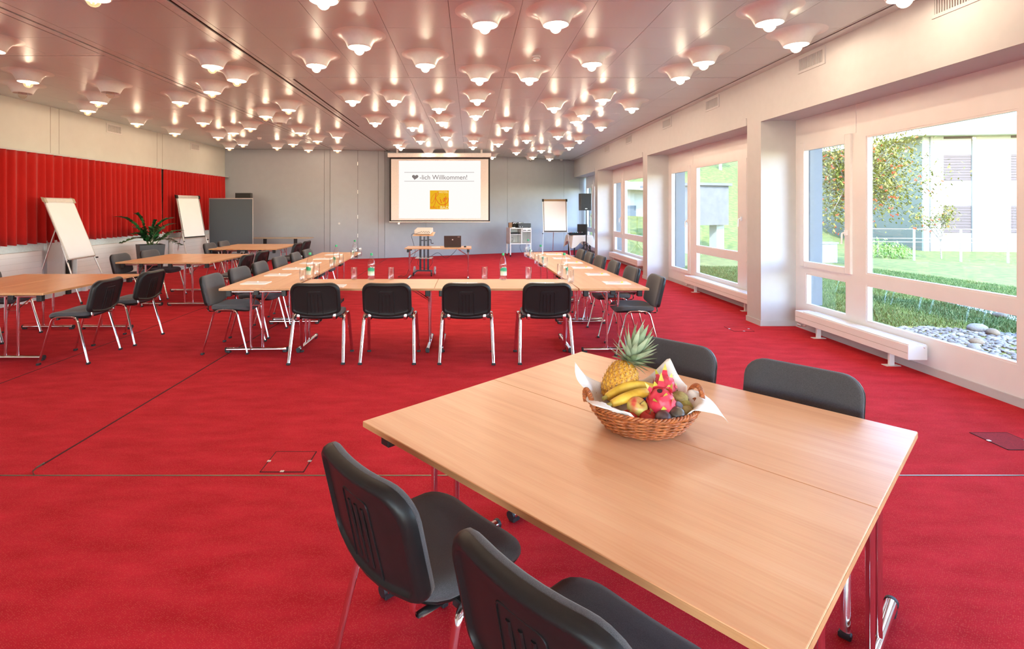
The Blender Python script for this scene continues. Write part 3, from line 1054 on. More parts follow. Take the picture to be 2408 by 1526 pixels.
# ------------------------------------------------------------------ folding tables
ZT = 0.73
def make_table(L=1.6, W=0.78, name='folding_table'):
    t = thing(name, '', 'table')
    tp = MB().rbox(-L / 2, L / 2, -W / 2, W / 2, ZT - 0.025, ZT, 0.0025, 2).build('tabletop', M['beech'], t)
    e = MB()
    q = 0.0012
    for (x0, x1, y0, y1) in ((-L / 2 - q, -L / 2 + 0.001, -W / 2 + 0.003, W / 2 - 0.003), (L / 2 - 0.001, L / 2 + q, -W / 2 + 0.003, W / 2 - 0.003),
                             (-L / 2 + 0.003, L / 2 - 0.003, -W / 2 - q, -W / 2 + 0.001), (-L / 2 + 0.003, L / 2 - 0.003, W / 2 - 0.001, W / 2 + q)):
        e.box(x0, x1, y0, y1, ZT - 0.0225, ZT - 0.0025)
    e.build('edge_band', M['beech_edge'], tp)
    for s in (-1, 1):
        x = s * (L / 2 - 0.075)
        ft = MB().tube([(x, -W / 2 + 0.055, 0.034), (x, W / 2 - 0.055, 0.034)], 0.022, 14).build('foot_bar', M['chrome'], t, 50)
        for sy in (-1, 1):
            y = sy * (W / 2 - 0.055)
            MB().tube([(x, y - sy * 0.004, 0.034), (x, y + sy * 0.012, 0.034)], 0.024, 14).build('end_cap', M['black'], ft, 50)
            MB().rbox(x - 0.02, x + 0.02, y - 0.045 if sy > 0 else y - 0.005, y + 0.005 if sy > 0 else y + 0.045, 0.0, 0.03, 0.004, 1).build('foot_pad', M['black'], ft)
        MB().tube([(x, -W / 2 + 0.06, ZT - 0.048), (x, W / 2 - 0.06, ZT - 0.048)], 0.012, 10).build('top_bar', M['chrome'], t, 50)
        for y in (-W / 2 + 0.085, 0.0, W / 2 - 0.085):
            h = 0.075 if y else 0.06
            MB().rbox(x - 0.028, x + 0.028, y - 0.028, y + 0.028, ZT - 0.025 - h, ZT - 0.025, 0.006, 1).build('bracket', M['black'], t)
        for y in (-0.066, 0.066):
            MB().tube([(x, y, 0.045), (x, y, ZT - 0.05)], 0.0145, 12).build('post', M['chrome'], t, 50)
        for y in (-0.04, 0.04):
            MB().tube([(x, y, ZT - 0.20), (x - s * 0.26, y * 2.2, ZT - 0.032)], 0.006, 6).build('brace', M['chrome'], t, 50)
        MB().tube([(x, -0.066, ZT - 0.20), (x, 0.066, ZT - 0.20)], 0.006, 6).build('brace_bar', M['chrome'], t, 50)
    return t
table = make_table()
tu = []
GU = 'folding tables of the U-shaped arrangement'
ang = math.atan2(U.y, U.x)
place(table, tu, B0 + U * 0.80 + V * 0.39, ang, 'beech folding table, far half of fruit basket table, holding the basket', 'folding tables joined into the fruit basket table')
place(table, tu, B0 + U * 0.80 + V * 1.172, ang, 'beech folding table, near half of fruit basket table at lower right', 'folding tables joined into the fruit basket table')
place(table, tu, (-1.21, 6.205, 0), 0, 'beech folding table, left half of the front row of the U', GU)
place(table, tu, (0.395, 6.205, 0), 0, 'beech folding table, right half of the front row of the U', GU)
def leg_run(x0, y0, x1, y1, words, side):
    d = Vector((x1 - x0, y1 - y0, 0)).normalized()
    a = math.atan2(d.y, d.x)
    for k in range(3):
        c = Vector((x0, y0, 0)) + d * (0.802 + 1.603 * k)
        place(table, tu, c, a, 'beech folding table in the %s leg of the U, %s' % (side, words[k]), GU)
leg_run(-2.408, 5.82, -2.625, 10.62, ('nearest of three', 'middle of three', 'farthest of three'), 'left')
leg_run(1.60, 5.82, 1.475, 10.62, ('nearest of three', 'middle of three', 'farthest of three'), 'right')
GS = 'folding tables joined in pairs near the red curtain'
for (x, y, nm) in ((-4.89, 6.30, 'nearest'), (-4.70, 9.44, 'middle'), (-4.66, 12.30, 'farthest')):
    place(table, tu, (x, y, 0), PI / 2, 'beech folding table, right half of the %s square table' % nm, GS)
    place(table, tu, (x - 0.783, y, 0), PI / 2, 'beech folding table, left half of the %s square table' % nm, GS)
pt = make_table(1.50, 0.68)
pt.location = (-0.735, 12.05, 0)
pt['label'] = 'small beech folding table with the laptop, before the projection screen'

# ------------------------------------------------------------------ notepads, sweets, pens, bottles, tumblers
pad_me = MB().box(-0.148, 0.148, -0.105, 0.105, 0, 0.006).mesh('notepad')
card_me = MB().box(-0.148, 0.148, -0.105, 0.105, 0, 0.0015).mesh('backing_card')
cand = MB().rings([[(0.012 * math.cos(a) * s, 0.009 * math.sin(a) * s, 0.009 + z) for a in [2 * PI * k / 10 for k in range(10)]] for s, z in ((0.4, -0.008), (0.9, -0.004), (1, 0.0), (0.9, 0.004), (0.4, 0.008))])
for s in (-1, 1):
    cand.add([(0.010 * s, 0, 0.009), (0.026 * s, 0.010, 0.012), (0.026 * s, -0.010, 0.004)], [(0, 1, 2)])
cand_me = cand.mesh('candy', 60)
pen_me = MB().tube([(-0.07, 0, 0.004), (0.066, 0, 0.004)], 0.004, 8).mesh('pen_barrel', 50)
tip_me = MB().tube([(0.066, 0, 0.004), (0.076, 0, 0.004)], 0.003, 8, radii=[1, 0.3]).mesh('pen_tip', 50)
cm = [pm('white_wrapper', (0.85, 0.85, 0.83), 0.35), pm('yellow_wrapper', (0.80, 0.76, 0.05), 0.4)]
cand_mes = []
for m_ in cm:
    me = cand_me.copy()
    me.materials.append(m_)
    cand_mes.append(me)
penm = pm('pale_pen_plastic', (0.72, 0.55, 0.52), 0.35)
def notepad(px, py, label, sweet, pen, rz=0.0, group='writing pads on the U-shaped table'):
    p = P(px, py, ZT)
    t = thing('notepad', label, 'notepad', (p.x, p.y, ZT), rz, group)
    obj('sheets', pad_me, M['paper'], t, (0, 0, 0.0015))
    obj('backing_card', card_me, M['paper'], t)
    z = ZT + 0.0075
    w = label.split('notepad', 1)[1]
    c = obj('wrapped_sweet', cand_mes[sweet], None, None, (p.x + (0.02 if sweet == 0 else 0.06), p.y + (0.0 if sweet == 0 else -0.03), z), (0, 0, 0.6))
    tag(c, ('white' if sweet == 0 else 'yellow') + ' wrapped sweet lying on the notepad' + w, 'sweet', 'wrapped sweets on the writing pads')
    if pen:
        q = thing('pen', 'pale pen lying on the notepad' + w, 'pen', (p.x - 0.02, p.y + 0.03, z), R(-12), 'pens on the writing pads')
        obj('barrel', pen_me, penm, q)
        obj('tip', tip_me, M['alu'], q)
lp = [(602.3, 665.7), (653.5, 646.7), (692.7, 632), (730.4, 619), (760.5, 609), (784.7, 599)]
for k, (x, y) in enumerate(lp):
    notepad(x, y, 'white notepad before %s chair of the left leg' % ORD[k], 0, False, R(1))
rp_ = [(1449.2, 665.7), (1404, 645.3), (1367.8, 629.5), (1346.7, 617.8), (1319.6, 607.5), (1301.5, 598.4)]
for k, (x, y) in enumerate(rp_):
    notepad(x, y, 'white notepad before %s chair of the window side' % ORD[k], 1, True, R(-1))
for k, (x, y) in enumerate(((780.0, 673), (912, 671), (1093.5, 668.5), (1277, 668))):
    notepad(x, y, 'white notepad before %s front chair from the left' % ORD[k], 0, False, R(1))

water_glass = bpy.data.materials.new('clear_bottle')
water_glass.use_nodes = True
bb_ = water_glass.node_tree.nodes['Principled BSDF']
bb_.inputs['Base Color'].default_value = (0.97, 0.98, 0.98, 1)
bb_.inputs['Transmission Weight'].default_value = 1.0
bb_.inputs['Roughness'].default_value = 0.02
bb_.inputs['IOR'].default_value = 1.18
bot_prof = [(0.0, 0.002), (0.036, 0.0), (0.044, 0.006), (0.046, 0.02), (0.044, 0.05), (0.045, 0.09), (0.0465, 0.13), (0.0465, 0.155), (0.043, 0.168), (0.0455, 0.182),
            (0.046, 0.196), (0.041, 0.22), (0.032, 0.252), (0.022, 0.28), (0.0145, 0.298), (0.014, 0.308), (0.0, 0.308)]
bot_me = MB().lathe(bot_prof, 28).mesh('bottle_body', 60)
cap_me = MB().lathe([(0.0155, 0.303), (0.0165, 0.305), (0.0165, 0.328), (0.0145, 0.332), (0.0, 0.332)], 20).mesh('cap', 40)
lab_m = bpy.data.materials.new('bottle_label')
lab_m.use_nodes = True
nt = lab_m.node_tree
tc = nt.nodes.new('ShaderNodeTexCoord'); sep = nt.nodes.new('ShaderNodeSeparateXYZ'); cr = nt.nodes.new('ShaderNodeValToRGB')
nzl = nt.nodes.new('ShaderNodeTexNoise'); nzl.inputs['Scale'].default_value = 30
addl = nt.nodes.new('ShaderNodeMath'); addl.operation = 'MULTIPLY_ADD'; addl.inputs[1].default_value = 0.22
nt.links.new(tc.outputs['Generated'], sep.inputs[0]); nt.links.new(tc.outputs['Object'], nzl.inputs[0])
nt.links.new(nzl.outputs[0], addl.inputs[0]); nt.links.new(sep.outputs['Z'], addl.inputs[2])
nt.links.new(addl.outputs[0], cr.inputs[0])
cr.color_ramp.elements[0].position = 0.0; cr.color_ramp.elements[0].color = (0.72, 0.78, 0.74, 1)
cr.color_ramp.elements[1].position = 0.75; cr.color_ramp.elements[1].color = (0.02, 0.28, 0.14, 1)
e_ = cr.color_ramp.elements.new(0.52); e_.color = (0.55, 0.60, 0.42, 1)
nt.links.new(cr.outputs[0], nt.nodes['Principled BSDF'].inputs['Base Color'])
def lab_fn(u, v):
    a = R(-150) + R(120) * u
    return (0.0478 * math.cos(a), 0.0478 * math.sin(a), 0.055 + 0.085 * v + (0.018 * math.sin(PI * u) * v))
label_me = MB().grid(14, 3, lab_fn).mesh('label', 60)
def bottle(px, py, label, rz, tint=0):
    p = P(px, py, ZT)
    t = thing('water_bottle', label, 'bottle', (p.x, p.y, ZT), rz, 'water bottles on the U-shaped table')
    obj('body', bot_me, M['bottle'], t)
    obj('cap', cap_me, M['green'], t)
    obj('label', label_me, lab_m, t)
for (x, y, lab, a) in ((729, 655.5, 'water bottle with green cap at corner of the left leg and front row', -0.5), (790.7, 626.8, 'water bottle with green cap halfway along the left leg', -1.0),
                       (834.4, 608.4, 'water bottle with green cap at far end of the left leg', -1.2), (873.6, 657.5, 'water bottle with green label on left half of front row', 0.0),
                       (1183, 657.5, 'water bottle with green label on right half of front row', 0.2), (1327, 656.6, 'water bottle with green cap at corner of front row and window side', 1.6),
                       (1271.4, 626.5, 'water bottle with green cap halfway along the window side leg', 1.6), (1242, 605.5, 'water bottle with green cap at far end of window side leg', 1.6)):
    bottle(x, y, lab, a)
tum = [(0.0, 0.0), (0.031, 0.0), (0.034, 0.006), (0.0385, 0.04), (0.0395, 0.09), (0.036, 0.155), (0.0345, 0.155), (0.0375, 0.09), (0.0362, 0.04), (0.031, 0.016), (0.0, 0.014)]
tum_me = MB().lathe(tum, 24).mesh('tumbler', 60)
tum_me.materials.append(M['tumbler'])
for (x, y, lab) in ((711.7, 661.5, 'left of the bottle at corner of the left leg'), (745, 648, 'right of the bottle at corner of the left leg'),
                    (781, 629.8, 'left of the bottle halfway along the left leg'), (802.5, 621, 'right of the bottle halfway along the left leg'),
                    (829.5, 609.8, 'left of the bottle at far end of left leg'), (846, 602.6, 'right of the bottle at far end of left leg'),
                    (833, 657.5, 'left of the labelled bottle on left half of front row'), (920, 657.5, 'right of the labelled bottle on left half of front row'),
                    (1139.6, 656.6, 'left of the labelled bottle on right half of front row'), (1242.7, 656.6, 'right of the labelled bottle on right half of front row'),
                    (1342, 664.8, 'before the bottle at corner of the window side leg'), (1317, 648, 'behind the bottle at corner of window side leg'),
                    (1282, 628.3, 'right of the bottle halfway along window side leg'), (1262, 620.5, 'behind the bottle halfway along window side leg'),
                    (1249.5, 608.4, 'right of the bottle at far end of window side leg'), (1237, 602.5, 'left of the bottle at far end of window side leg')):
    p = P(x, y, ZT)
    tag(obj('tumbler', tum_me, None, None, (p.x, p.y, ZT)), 'clear upturned drinking glass ' + lab if False else 'clear drinking glass ' + lab, 'glass', 'drinking glasses on the U-shaped table')
# ------------------------------------------------------------------ projection screen with its slide
SD = 16.5
def S(px, py):
    return ((px - X0) / F * SD, H - (py - Y0) / F * SD)
scr = thing('projection_screen', 'white pull-down projection screen with black border showing a welcome slide', 'screen', (0, 0, 0))
x0, z1 = S(912, 360); x1, z0 = S(1155, 370)
cas = MB().rbox(x0, x1, SD - 0.06, SD + 0.10, z0, z1, 0.01, 2).build('casing', M['plastic_w'], scr)
for x in (x0 + 0.3, x1 - 0.3):
    MB().box(x - 0.03, x + 0.03, SD - 0.02, SD + 0.04, z1 - 0.005, ZC + 0.002).build('ceiling_bracket', M['plastic_w'], scr)
xa, zt_ = S(916, 370.5); xb, zb_ = S(1152, 521)
MB().box(xa, xb, SD, SD + 0.004, zb_, zt_).build('black_border', M['screenblk'], scr)
xi, zti = S(919.8, 374); xj, zbi = S(1148.5, 518)
MB().box(xi, xj, SD - 0.002, SD, zbi, zti).build('screen_cloth', M['screencloth'], scr)
MB().tube([(xa - 0.01, SD, zb_ - 0.01), (xb + 0.01, SD, zb_ - 0.01)], 0.016, 8).build('bottom_bar', M['plastic_w'], scr, 50)
sa, st = S(938, 378); sb, sbm = S(1130.3, 513.6)
slide_m = emit('slide_white', (1.0, 0.95, 0.92), 0.27)
slide = MB().box(sa, sb, SD - 0.004, SD - 0.002, sbm, st).build('slide_image', slide_m, scr)
grey_p = emit('slide_grey', (0.20, 0.17, 0.16), 0.30)
gold_p = emit('slide_gold', (0.73, 0.40, 0.017), 0.30)
red_p = emit('slide_red', (0.65, 0.025, 0.02), 0.30)
or_p = emit('slide_orange', (0.72, 0.13, 0.015), 0.30)
cream_p = emit('slide_cream', (0.90, 0.72, 0.38), 0.30)
def zs(x, y):     # detail-crop position on the screen -> photo pixel
    return (900 + x * 0.13106, 340 + y * 0.13106)
for y in (498, 657):
    a, za = S(*zs(388, y + 3)); b, zb2 = S(*zs(1640, y - 3))
    MB().box(a, b, SD - 0.006, SD - 0.004, za, zb2).build('rule_line', grey_p, slide)
hp = []
for k in range(40):
    a = 2 * PI * k / 40
    hx, hy = 16 * math.sin(a) ** 3, 13 * math.cos(a) - 5 * math.cos(2 * a) - 2 * math.cos(3 * a) - math.cos(4 * a)
    hp.append((583 + hx * 3.6 - (hy < -6) * (hy + 6) * -1.5, 583 - hy * 3.2))
hv = [S(*zs(x, y)) for x, y in hp]
MB().add([(x, SD - 0.006, z) for x, z in hv], [tuple(range(40))]).build('heart', grey_p, slide)
def words(txt, ax, ay, width_px, height_px, mat, name, parent):
    cu_ = bpy.data.curves.new('lettering', 'FONT')
    cu_.body = txt
    cu_.size = 1.0
    o = bpy.data.objects.new('lettering_tmp', cu_)
    COL.objects.link(o)
    bpy.context.view_layer.update()
    me = bpy.data.meshes.new_from_object(o.evaluated_get(bpy.context.evaluated_depsgraph_get()))
    bpy.data.objects.remove(o)
    xs_ = [v.co.x for v in me.vertices]; ys_ = [v.co.y for v in me.vertices]
    wx, hy = max(xs_) - min(xs_), max(ys_) - min(ys_)
    X, Z = S(*zs(ax, ay))
    k = 0.13106 * SD / F
    sx, sz = width_px * k / wx, height_px * k / hy
    mx, my = min(xs_), min(ys_)
    for v in me.vertices:
        v.co = (X + (v.co.x - mx) * sx, SD - 0.0075, Z + (v.co.y - my) * sz)
    me.materials.clear()
    return obj(name, me, mat, parent)
words('-lich Willkommen!', 665, 627, 850, 82, grey_p, 'lettering', slide)
lx0, lz1 = S(*zs(847, 822)); lx1, lz0 = S(*zs(1185, 1160))
logo = MB().box(lx0, lx1, SD - 0.006, SD - 0.004, lz0, lz1).build('logo_square', gold_p, slide)
words('HOTEL', 1008, 868, 170, 34, cream_p, 'logo_lettering', slide)
words('KALT', 856, 1150, 168, 44, or_p, 'logo_lettering', slide)
words('BAD', 1036, 1150, 148, 46, cream_p, 'logo_lettering', slide)
def stroke(pts, w):
    q = []
    for x, y in pts:
        X, Z = S(*zs(x, y))
        q.append(Vector((X, SD - 0.0075, Z)))
    # catmull-rom smoothing
    out = []
    for i in range(len(q) - 1):
        p0, p1, p2, p3 = q[max(i - 1, 0)], q[i], q[i + 1], q[min(i + 2, len(q) - 1)]
        for t in (0, 0.25, 0.5, 0.75):
            out.append(0.5 * ((2 * p1) + (p2 - p0) * t + (2 * p0 - 5 * p1 + 4 * p2 - p3) * t * t + (3 * p1 - p0 - 3 * p2 + p3) * t ** 3))
    out.append(q[-1])
    MB().tube(out, 0.0008, 6, ry=w, side=(0, 1, 0)).build('logo_stroke', red_p, slide)
stroke([(853, 1040), (885, 1050), (912, 1015), (938, 955), (962, 895), (985, 852), (1001, 850), (1003, 872), (985, 908), (945, 950)], 0.005)
stroke([(945, 955), (980, 1020), (1022, 1066), (1080, 1082), (1132, 1066), (1166, 1030), (1180, 985), (1166, 950)], 0.008)
stroke([(856, 1035), (872, 965), (908, 905), (950, 868)], 0.004)
stroke([(950, 868), (946, 960), (940, 1050), (920, 1095), (892, 1130)], 0.006)
stroke([(1030, 978), (1044, 1015), (1054, 1050)], 0.010)
stroke([(1026, 950), (1031, 960)], 0.010)
stroke([(1112, 955), (1090, 975), (1088, 1018), (1108, 1008), (1118, 955), (1122, 1040), (1117, 1128)], 0.008)
stroke([(1128, 930), (1138, 962), (1146, 988)], 0.010)
stroke([(1112, 890), (1117, 902)], 0.010)

# ------------------------------------------------------------------ laptop, mouse pad, projector on its trolley
lt = thing('laptop', 'dark brown laptop with open lid seen from behind on small table', 'laptop', (-0.415, 11.98, ZT))
dk = pm('laptop_lid', (0.035, 0.016, 0.014), 0.35)
MB().rbox(-0.19, 0.19, 0.0, 0.26, 0.0, 0.022, 0.005, 1).build('base', M['black'], lt)
kb = MB()
for r_ in range(4):
    for c in range(12):
        kb.box(-0.165 + 0.0275 * c, -0.142 + 0.0275 * c, 0.04 + 0.026 * r_, 0.061 + 0.026 * r_, 0.022, 0.025)
kb.build('keyboard', M['shell'], lt)
lid = MB().rbox(-0.195, 0.195, -0.006, 0.006, 0.0, 0.255, 0.004, 1, Matrix.Rotation(R(8), 4, 'X')).build('lid', dk, lt, loc=(0, 0, 0.012))
mtx = Matrix.Rotation(R(8), 4, 'X')
MB().lathe([(0.0, 0.001), (0.016, 0.001), (0.016, 0.0)], 20, mtx @ Matrix.Translation((0, -0.0065, 0.165)) @ Matrix.Rotation(R(90), 4, 'X')).build('emblem', M['alu'], lid)
MB().box(0.115, 0.165, -0.0075, -0.006, 0.225, 0.232, mtx).build('badge', M['alu'], lid)
tag(MB().rbox(-0.10, 0.10, -0.085, 0.085, 0.0, 0.012, 0.004, 1).build('notebook', M['alu'], None, loc=(-0.80, 12.02, ZT)), 'flat silver-grey device lying left of the laptop', 'device')
ms = MB().rings([[(0.03 * s * math.cos(a), 0.05 * s * math.sin(a), z) for a in [2 * PI * k / 14 for k in range(14)]] for s, z in ((1, 0), (1, 0.012), (0.85, 0.024), (0.4, 0.03))])
tag(ms.build('mouse', M['shell'], None, 60, loc=(-0.13, 12.0, ZT)), 'small dark computer mouse right of the laptop', 'mouse')

cart = thing('projector_trolley', 'dark metal projector trolley on wheels behind the small table', 'trolley', (-1.135, 12.75, 0), R(-4))
dm = pm('dark_blue_grey_metal', (0.055, 0.06, 0.075), 0.4, 0.6)
for x in (-0.095, 0.095):
    MB().box(x - 0.022, x + 0.022, -0.012, 0.03, 0.10, 0.97).build('post', dm, cart)
MB().box(-0.018, 0.018, 0.0, 0.03, 0.12, 0.93).build('middle_post', dm, cart)
MB().tube([(-0.09, 0.01, 0.84), (0.12, 0.01, 0.84)], 0.012, 8).build('shaft', dm, cart, 50)
MB().tube(fillet([(0.11, -0.01, 0.86), (0.17, -0.01, 0.86), (0.17, -0.01, 0.77), (0.23, -0.01, 0.77)], 0.015, 3), 0.009, 8).build('crank', M['black'], cart, 50)
MB().rbox(-0.20, 0.20, -0.14, 0.16, 0.405, 0.425, 0.004, 1).build('shelf', M['alu'], cart)
MB().rbox(-0.25, 0.25, -0.17, 0.20, 0.0, 0.018, 0.004, 1, Matrix.Translation((0, 0, 0.985)) @ Matrix.Rotation(R(10), 4, 'X')).build('platform', M['beech'], cart)
MB().box(-0.20, 0.20, -0.02, 0.03, 0.085, 0.12).build('base_bar', dm, cart)
for x in (-0.19, 0.19):
    MB().tube([(x * 0.9, 0.02, 0.10), (x * 1.15, -0.27, 0.07)], 0.020, 8).build('base_leg', dm, cart, 50)
    MB().tube([(x * 1.15 - 0.012, -0.27, 0.03), (x * 1.15 + 0.012, -0.27, 0.03)], 0.03, 14).build('caster', M['black'], cart, 40)
    s = 1 if x > 0 else -1
    wh = MB().tube([(x * 1.25, 0.08, 0.10), (x * 1.25 + s * 0.03, 0.08, 0.10)], 0.10, 22).build('wheel', pm('wheel_grey', (0.42, 0.42, 0.44), 0.4), cart, 40)
    MB().tube([(x * 1.25 - 0.004 * s, 0.08, 0.10), (x * 1.25 + s * 0.036, 0.08, 0.10)], 0.03, 12).build('hub', M['black'], wh, 40)
prm = Matrix.Translation((0.0, 0.0, 1.008)) @ Matrix.Rotation(R(10), 4, 'X')
pj = thing('projector', 'white video projector tilted upward on the trolley platform', 'projector', (-1.145, 12.76, 0), R(-8))
pw = pm('projector_white', (0.72, 0.66, 0.60), 0.4)
bd = MB().rbox(-0.20, 0.20, -0.15, 0.17, 0.012, 0.115, 0.012, 2, prm).build('body', pw, pj)
pb = MB()
for k in range(8):
    pb.box(-0.03 + 0.028 * k, -0.012 + 0.028 * k, -0.1515, -0.149, 0.075 - (k % 2) * 0.016, 0.087 - (k % 2) * 0.016, prm)
pb.build('port', M['black'], pj)
for k in range(5):
    MB().box(0.03, 0.17, -0.1515, -0.149, 0.024 + 0.007 * k, 0.027 + 0.007 * k, prm).build('vent_slit', M['alu'], pj)
MB().lathe([(0.045, 0.0), (0.045, 0.03), (0.035, 0.035), (0.0, 0.03)], 20, prm @ Matrix.Translation((-0.08, 0.165, 0.065)) @ Matrix.Rotation(R(-90), 4, 'X')).build('lens', M['shell'], pj, 40)
for x in (-0.15, 0.15):
    MB().tube([(x, -0.10, 0.0), (x, -0.10, 0.014)], 0.012, 8, mtx=prm).build('foot', M['black'], pj)
def cable(name, pts, label, r=0.0045, mat=None):
    q = [Vector(p_) for p_ in pts]
    out = []
    for i in range(len(q) - 1):
        p0, p1, p2, p3 = q[max(i - 1, 0)], q[i], q[i + 1], q[min(i + 2, len(q) - 1)]
        for t in [k / 6 for k in range(6)]:
            out.append(0.5 * ((2 * p1) + (p2 - p0) * t + (2 * p0 - 5 * p1 + 4 * p2 - p3) * t * t + (3 * p1 - p0 - 3 * p2 + p3) * t ** 3))
    out.append(q[-1])
    return tag(MB().tube(out, r, 6).build(name, mat or M['black'], None, 60), label, 'cable', 'black cables')
cable('cable', [(-1.20, 12.585, 1.05), (-1.30, 12.52, 1.02), (-1.42, 12.55, 0.98), (-1.36, 12.5, 0.75), (-1.33, 12.5, 0.55), (-1.45, 12.55, 0.30), (-1.52, 12.45, 0.05), (-1.62, 12.3, 0.006), (-1.72, 12.35, 0.006), (-1.65, 12.6, 0.006)], 'black cable looping from the projector down to the floor')
cable('cable', [(-0.30, 12.3, 0.70), (-0.42, 12.4, 0.55), (-0.60, 12.45, 0.44), (-0.78, 12.5, 0.56), (-0.95, 12.6, 0.47), (-1.02, 12.6, 0.43), (-1.14, 12.6, 0.432)], 'black cable sagging below the small table to the trolley shelf')
cable('cable', [(-1.18, 12.6, 0.428), (-1.25, 12.56, 0.40), (-1.26, 12.56, 0.25), (-1.05, 12.55, 0.18), (-0.93, 12.6, 0.30), (-0.93, 12.66, 0.428)], 'black cable hanging in a loop under the trolley shelf')

# ------------------------------------------------------------------ flipcharts and pinboard
def flipchart(loc, rz, w, zb, zt, lean, label, clamp_m, board_m, rear=1, leg_m=None, frame=False):
    t = thing('flipchart', label, 'flipchart', loc, rz, 'flipchart easels')
    leg_m = leg_m or M['alu']
    def bp(x, f, o=0.0):     # point on the leaning board, f = 0 bottom .. 1 top, o = toward the front
        n = Vector((0, -(zt - zb), -lean)).normalized()
        return Vector((x, lean * f, zb + (zt - zb) * f)) + n * o
    def slab(xa, xb_, fa, fb, oa, ob):
        b = MB()
        vs_ = [bp(x, f, o) for o in (oa, ob) for (x, f) in ((xa, fa), (xb_, fa), (xb_, fb), (xa, fb))]
        b.add(vs_, [(0, 1, 2, 3), (7, 6, 5, 4), (0, 4, 5, 1), (1, 5, 6, 2), (2, 6, 7, 3), (3, 7, 4, 0)])
        return b
    slab(-w / 2, w / 2, 0.0, 0.985, -0.012, 0.0).build('board', board_m, t)
    e = 0.03 if frame else 0.012
    slab(-w / 2 + e, w / 2 - e, 0.02 + (0.02 if frame else 0), 0.955, 0.001, 0.010).build('paper_pad', M['paper'], t)
    cl = slab(-w / 2 - 0.012, w / 2 + 0.012, 0.94, 1.0, -0.014, 0.028).build('clamp_bar', clamp_m, t)
    for s in (-1, 1):
        slab(s * w / 2 - 0.03, s * w / 2 + 0.03, 0.93, 1.005, -0.02, 0.034).build('clamp_end', pm('clamp_end_grey', (0.42, 0.36, 0.26), 0.4) if not frame else M['shell'], cl)
        slab(s * w / 2 - 0.012, s * w / 2 + 0.012, 0.0, 0.94, -0.016, 0.006).build('side_rail', leg_m, t)
        a = bp(s * (w / 2 - 0.005), 0.22, -0.03)
        b_ = Vector((s * (w / 2 + 0.07), -0.24, 0.012))
        lg = MB().tube([a, b_], 0.013, 10).build('front_leg', leg_m, t, 50)
        MB().tube([b_ + Vector((0, 0, -0.012)), b_ + Vector((0, 0, 0.03))], 0.017, 10).build('rubber_foot', M['black'], lg, 50)
        k = a.lerp(b_, 0.28)
        MB().tube([k + Vector((0, -0.012, 0)), k + Vector((s * 0.03, -0.04, 0))], 0.014, 10).build('clamp_knob', M['black'], lg, 50)
    MB().tube([bp(-w / 2 + 0.02, 0.0, 0.0), bp(w / 2 - 0.02, 0.0, 0.0)], 0.012, 8).build('pen_tray', leg_m, t, 50)
    for x in ((0.0,) if rear == 1 else (-0.28, 0.28)):
        a = bp(x, 0.78, -0.03)
        b_ = Vector((x * 1.3, lean + 0.42, 0.012))
        lg = MB().tube([a, b_], 0.012, 10).build('rear_leg', leg_m, t, 50)
        MB().tube([b_ + Vector((0, 0, -0.012)), b_ + Vector((0, 0, 0.03))], 0.016, 10).build('rubber_foot', M['black'], lg, 50)
    return t
flipchart((-6.865, 9.25, 0), R(97), 0.76, 0.75, 1.80, 0.40, 'white flipchart leaning back before long red curtain, leftmost of three', pm('clamp_beige', (0.62, 0.60, 0.56), 0.4), M['plastic_w'], rear=1)
flipchart((-7.02, 13.32, 0), R(80), 0.80, 0.87, 1.95, 0.22, 'white flipchart with dark frame next to grey pinboard, middle of three', M['alu'], M['shell'], frame=True)
flipchart((2.83, 17.5, 0), 0, 0.79, 0.83, 1.93, 0.16, 'flipchart with blank pinkish sheet in the back right, beside loudspeaker', pm('clamp_brown', (0.25, 0.17, 0.10), 0.4, 0.5), M['shell'], frame=True)

pb_ = thing('pinboard', 'large blue-grey felt pinboard with aluminium frame by the back wall', 'pinboard', (-6.64, 14.5, 0), R(2))
MB().box(-0.585, 0.585, -0.012, 0.012, 0.42, 1.88).build('felt_panel', M['board'], pb_)
b = MB()
b.box(-0.60, 0.60, -0.016, 0.016, 1.88, 1.905); b.box(-0.60, 0.60, -0.016, 0.016, 0.40, 0.42)
b.box(-0.60, -0.585, -0.016, 0.016, 0.42, 1.88); b.box(0.585, 0.60, -0.016, 0.016, 0.42, 1.88)
b.build('frame', M['alu'], pb_)
for s in (-1, 1):
    MB().box(s * 0.615 - 0.014, s * 0.615 + 0.014, -0.016, 0.016, 0.02, 0.62).build('post', M['alu'], pb_)
    MB().rbox(s * 0.615 - 0.02, s * 0.615 + 0.02, -0.25, 0.25, 0.0, 0.03, 0.005, 1).build('foot', M['alu'], pb_)

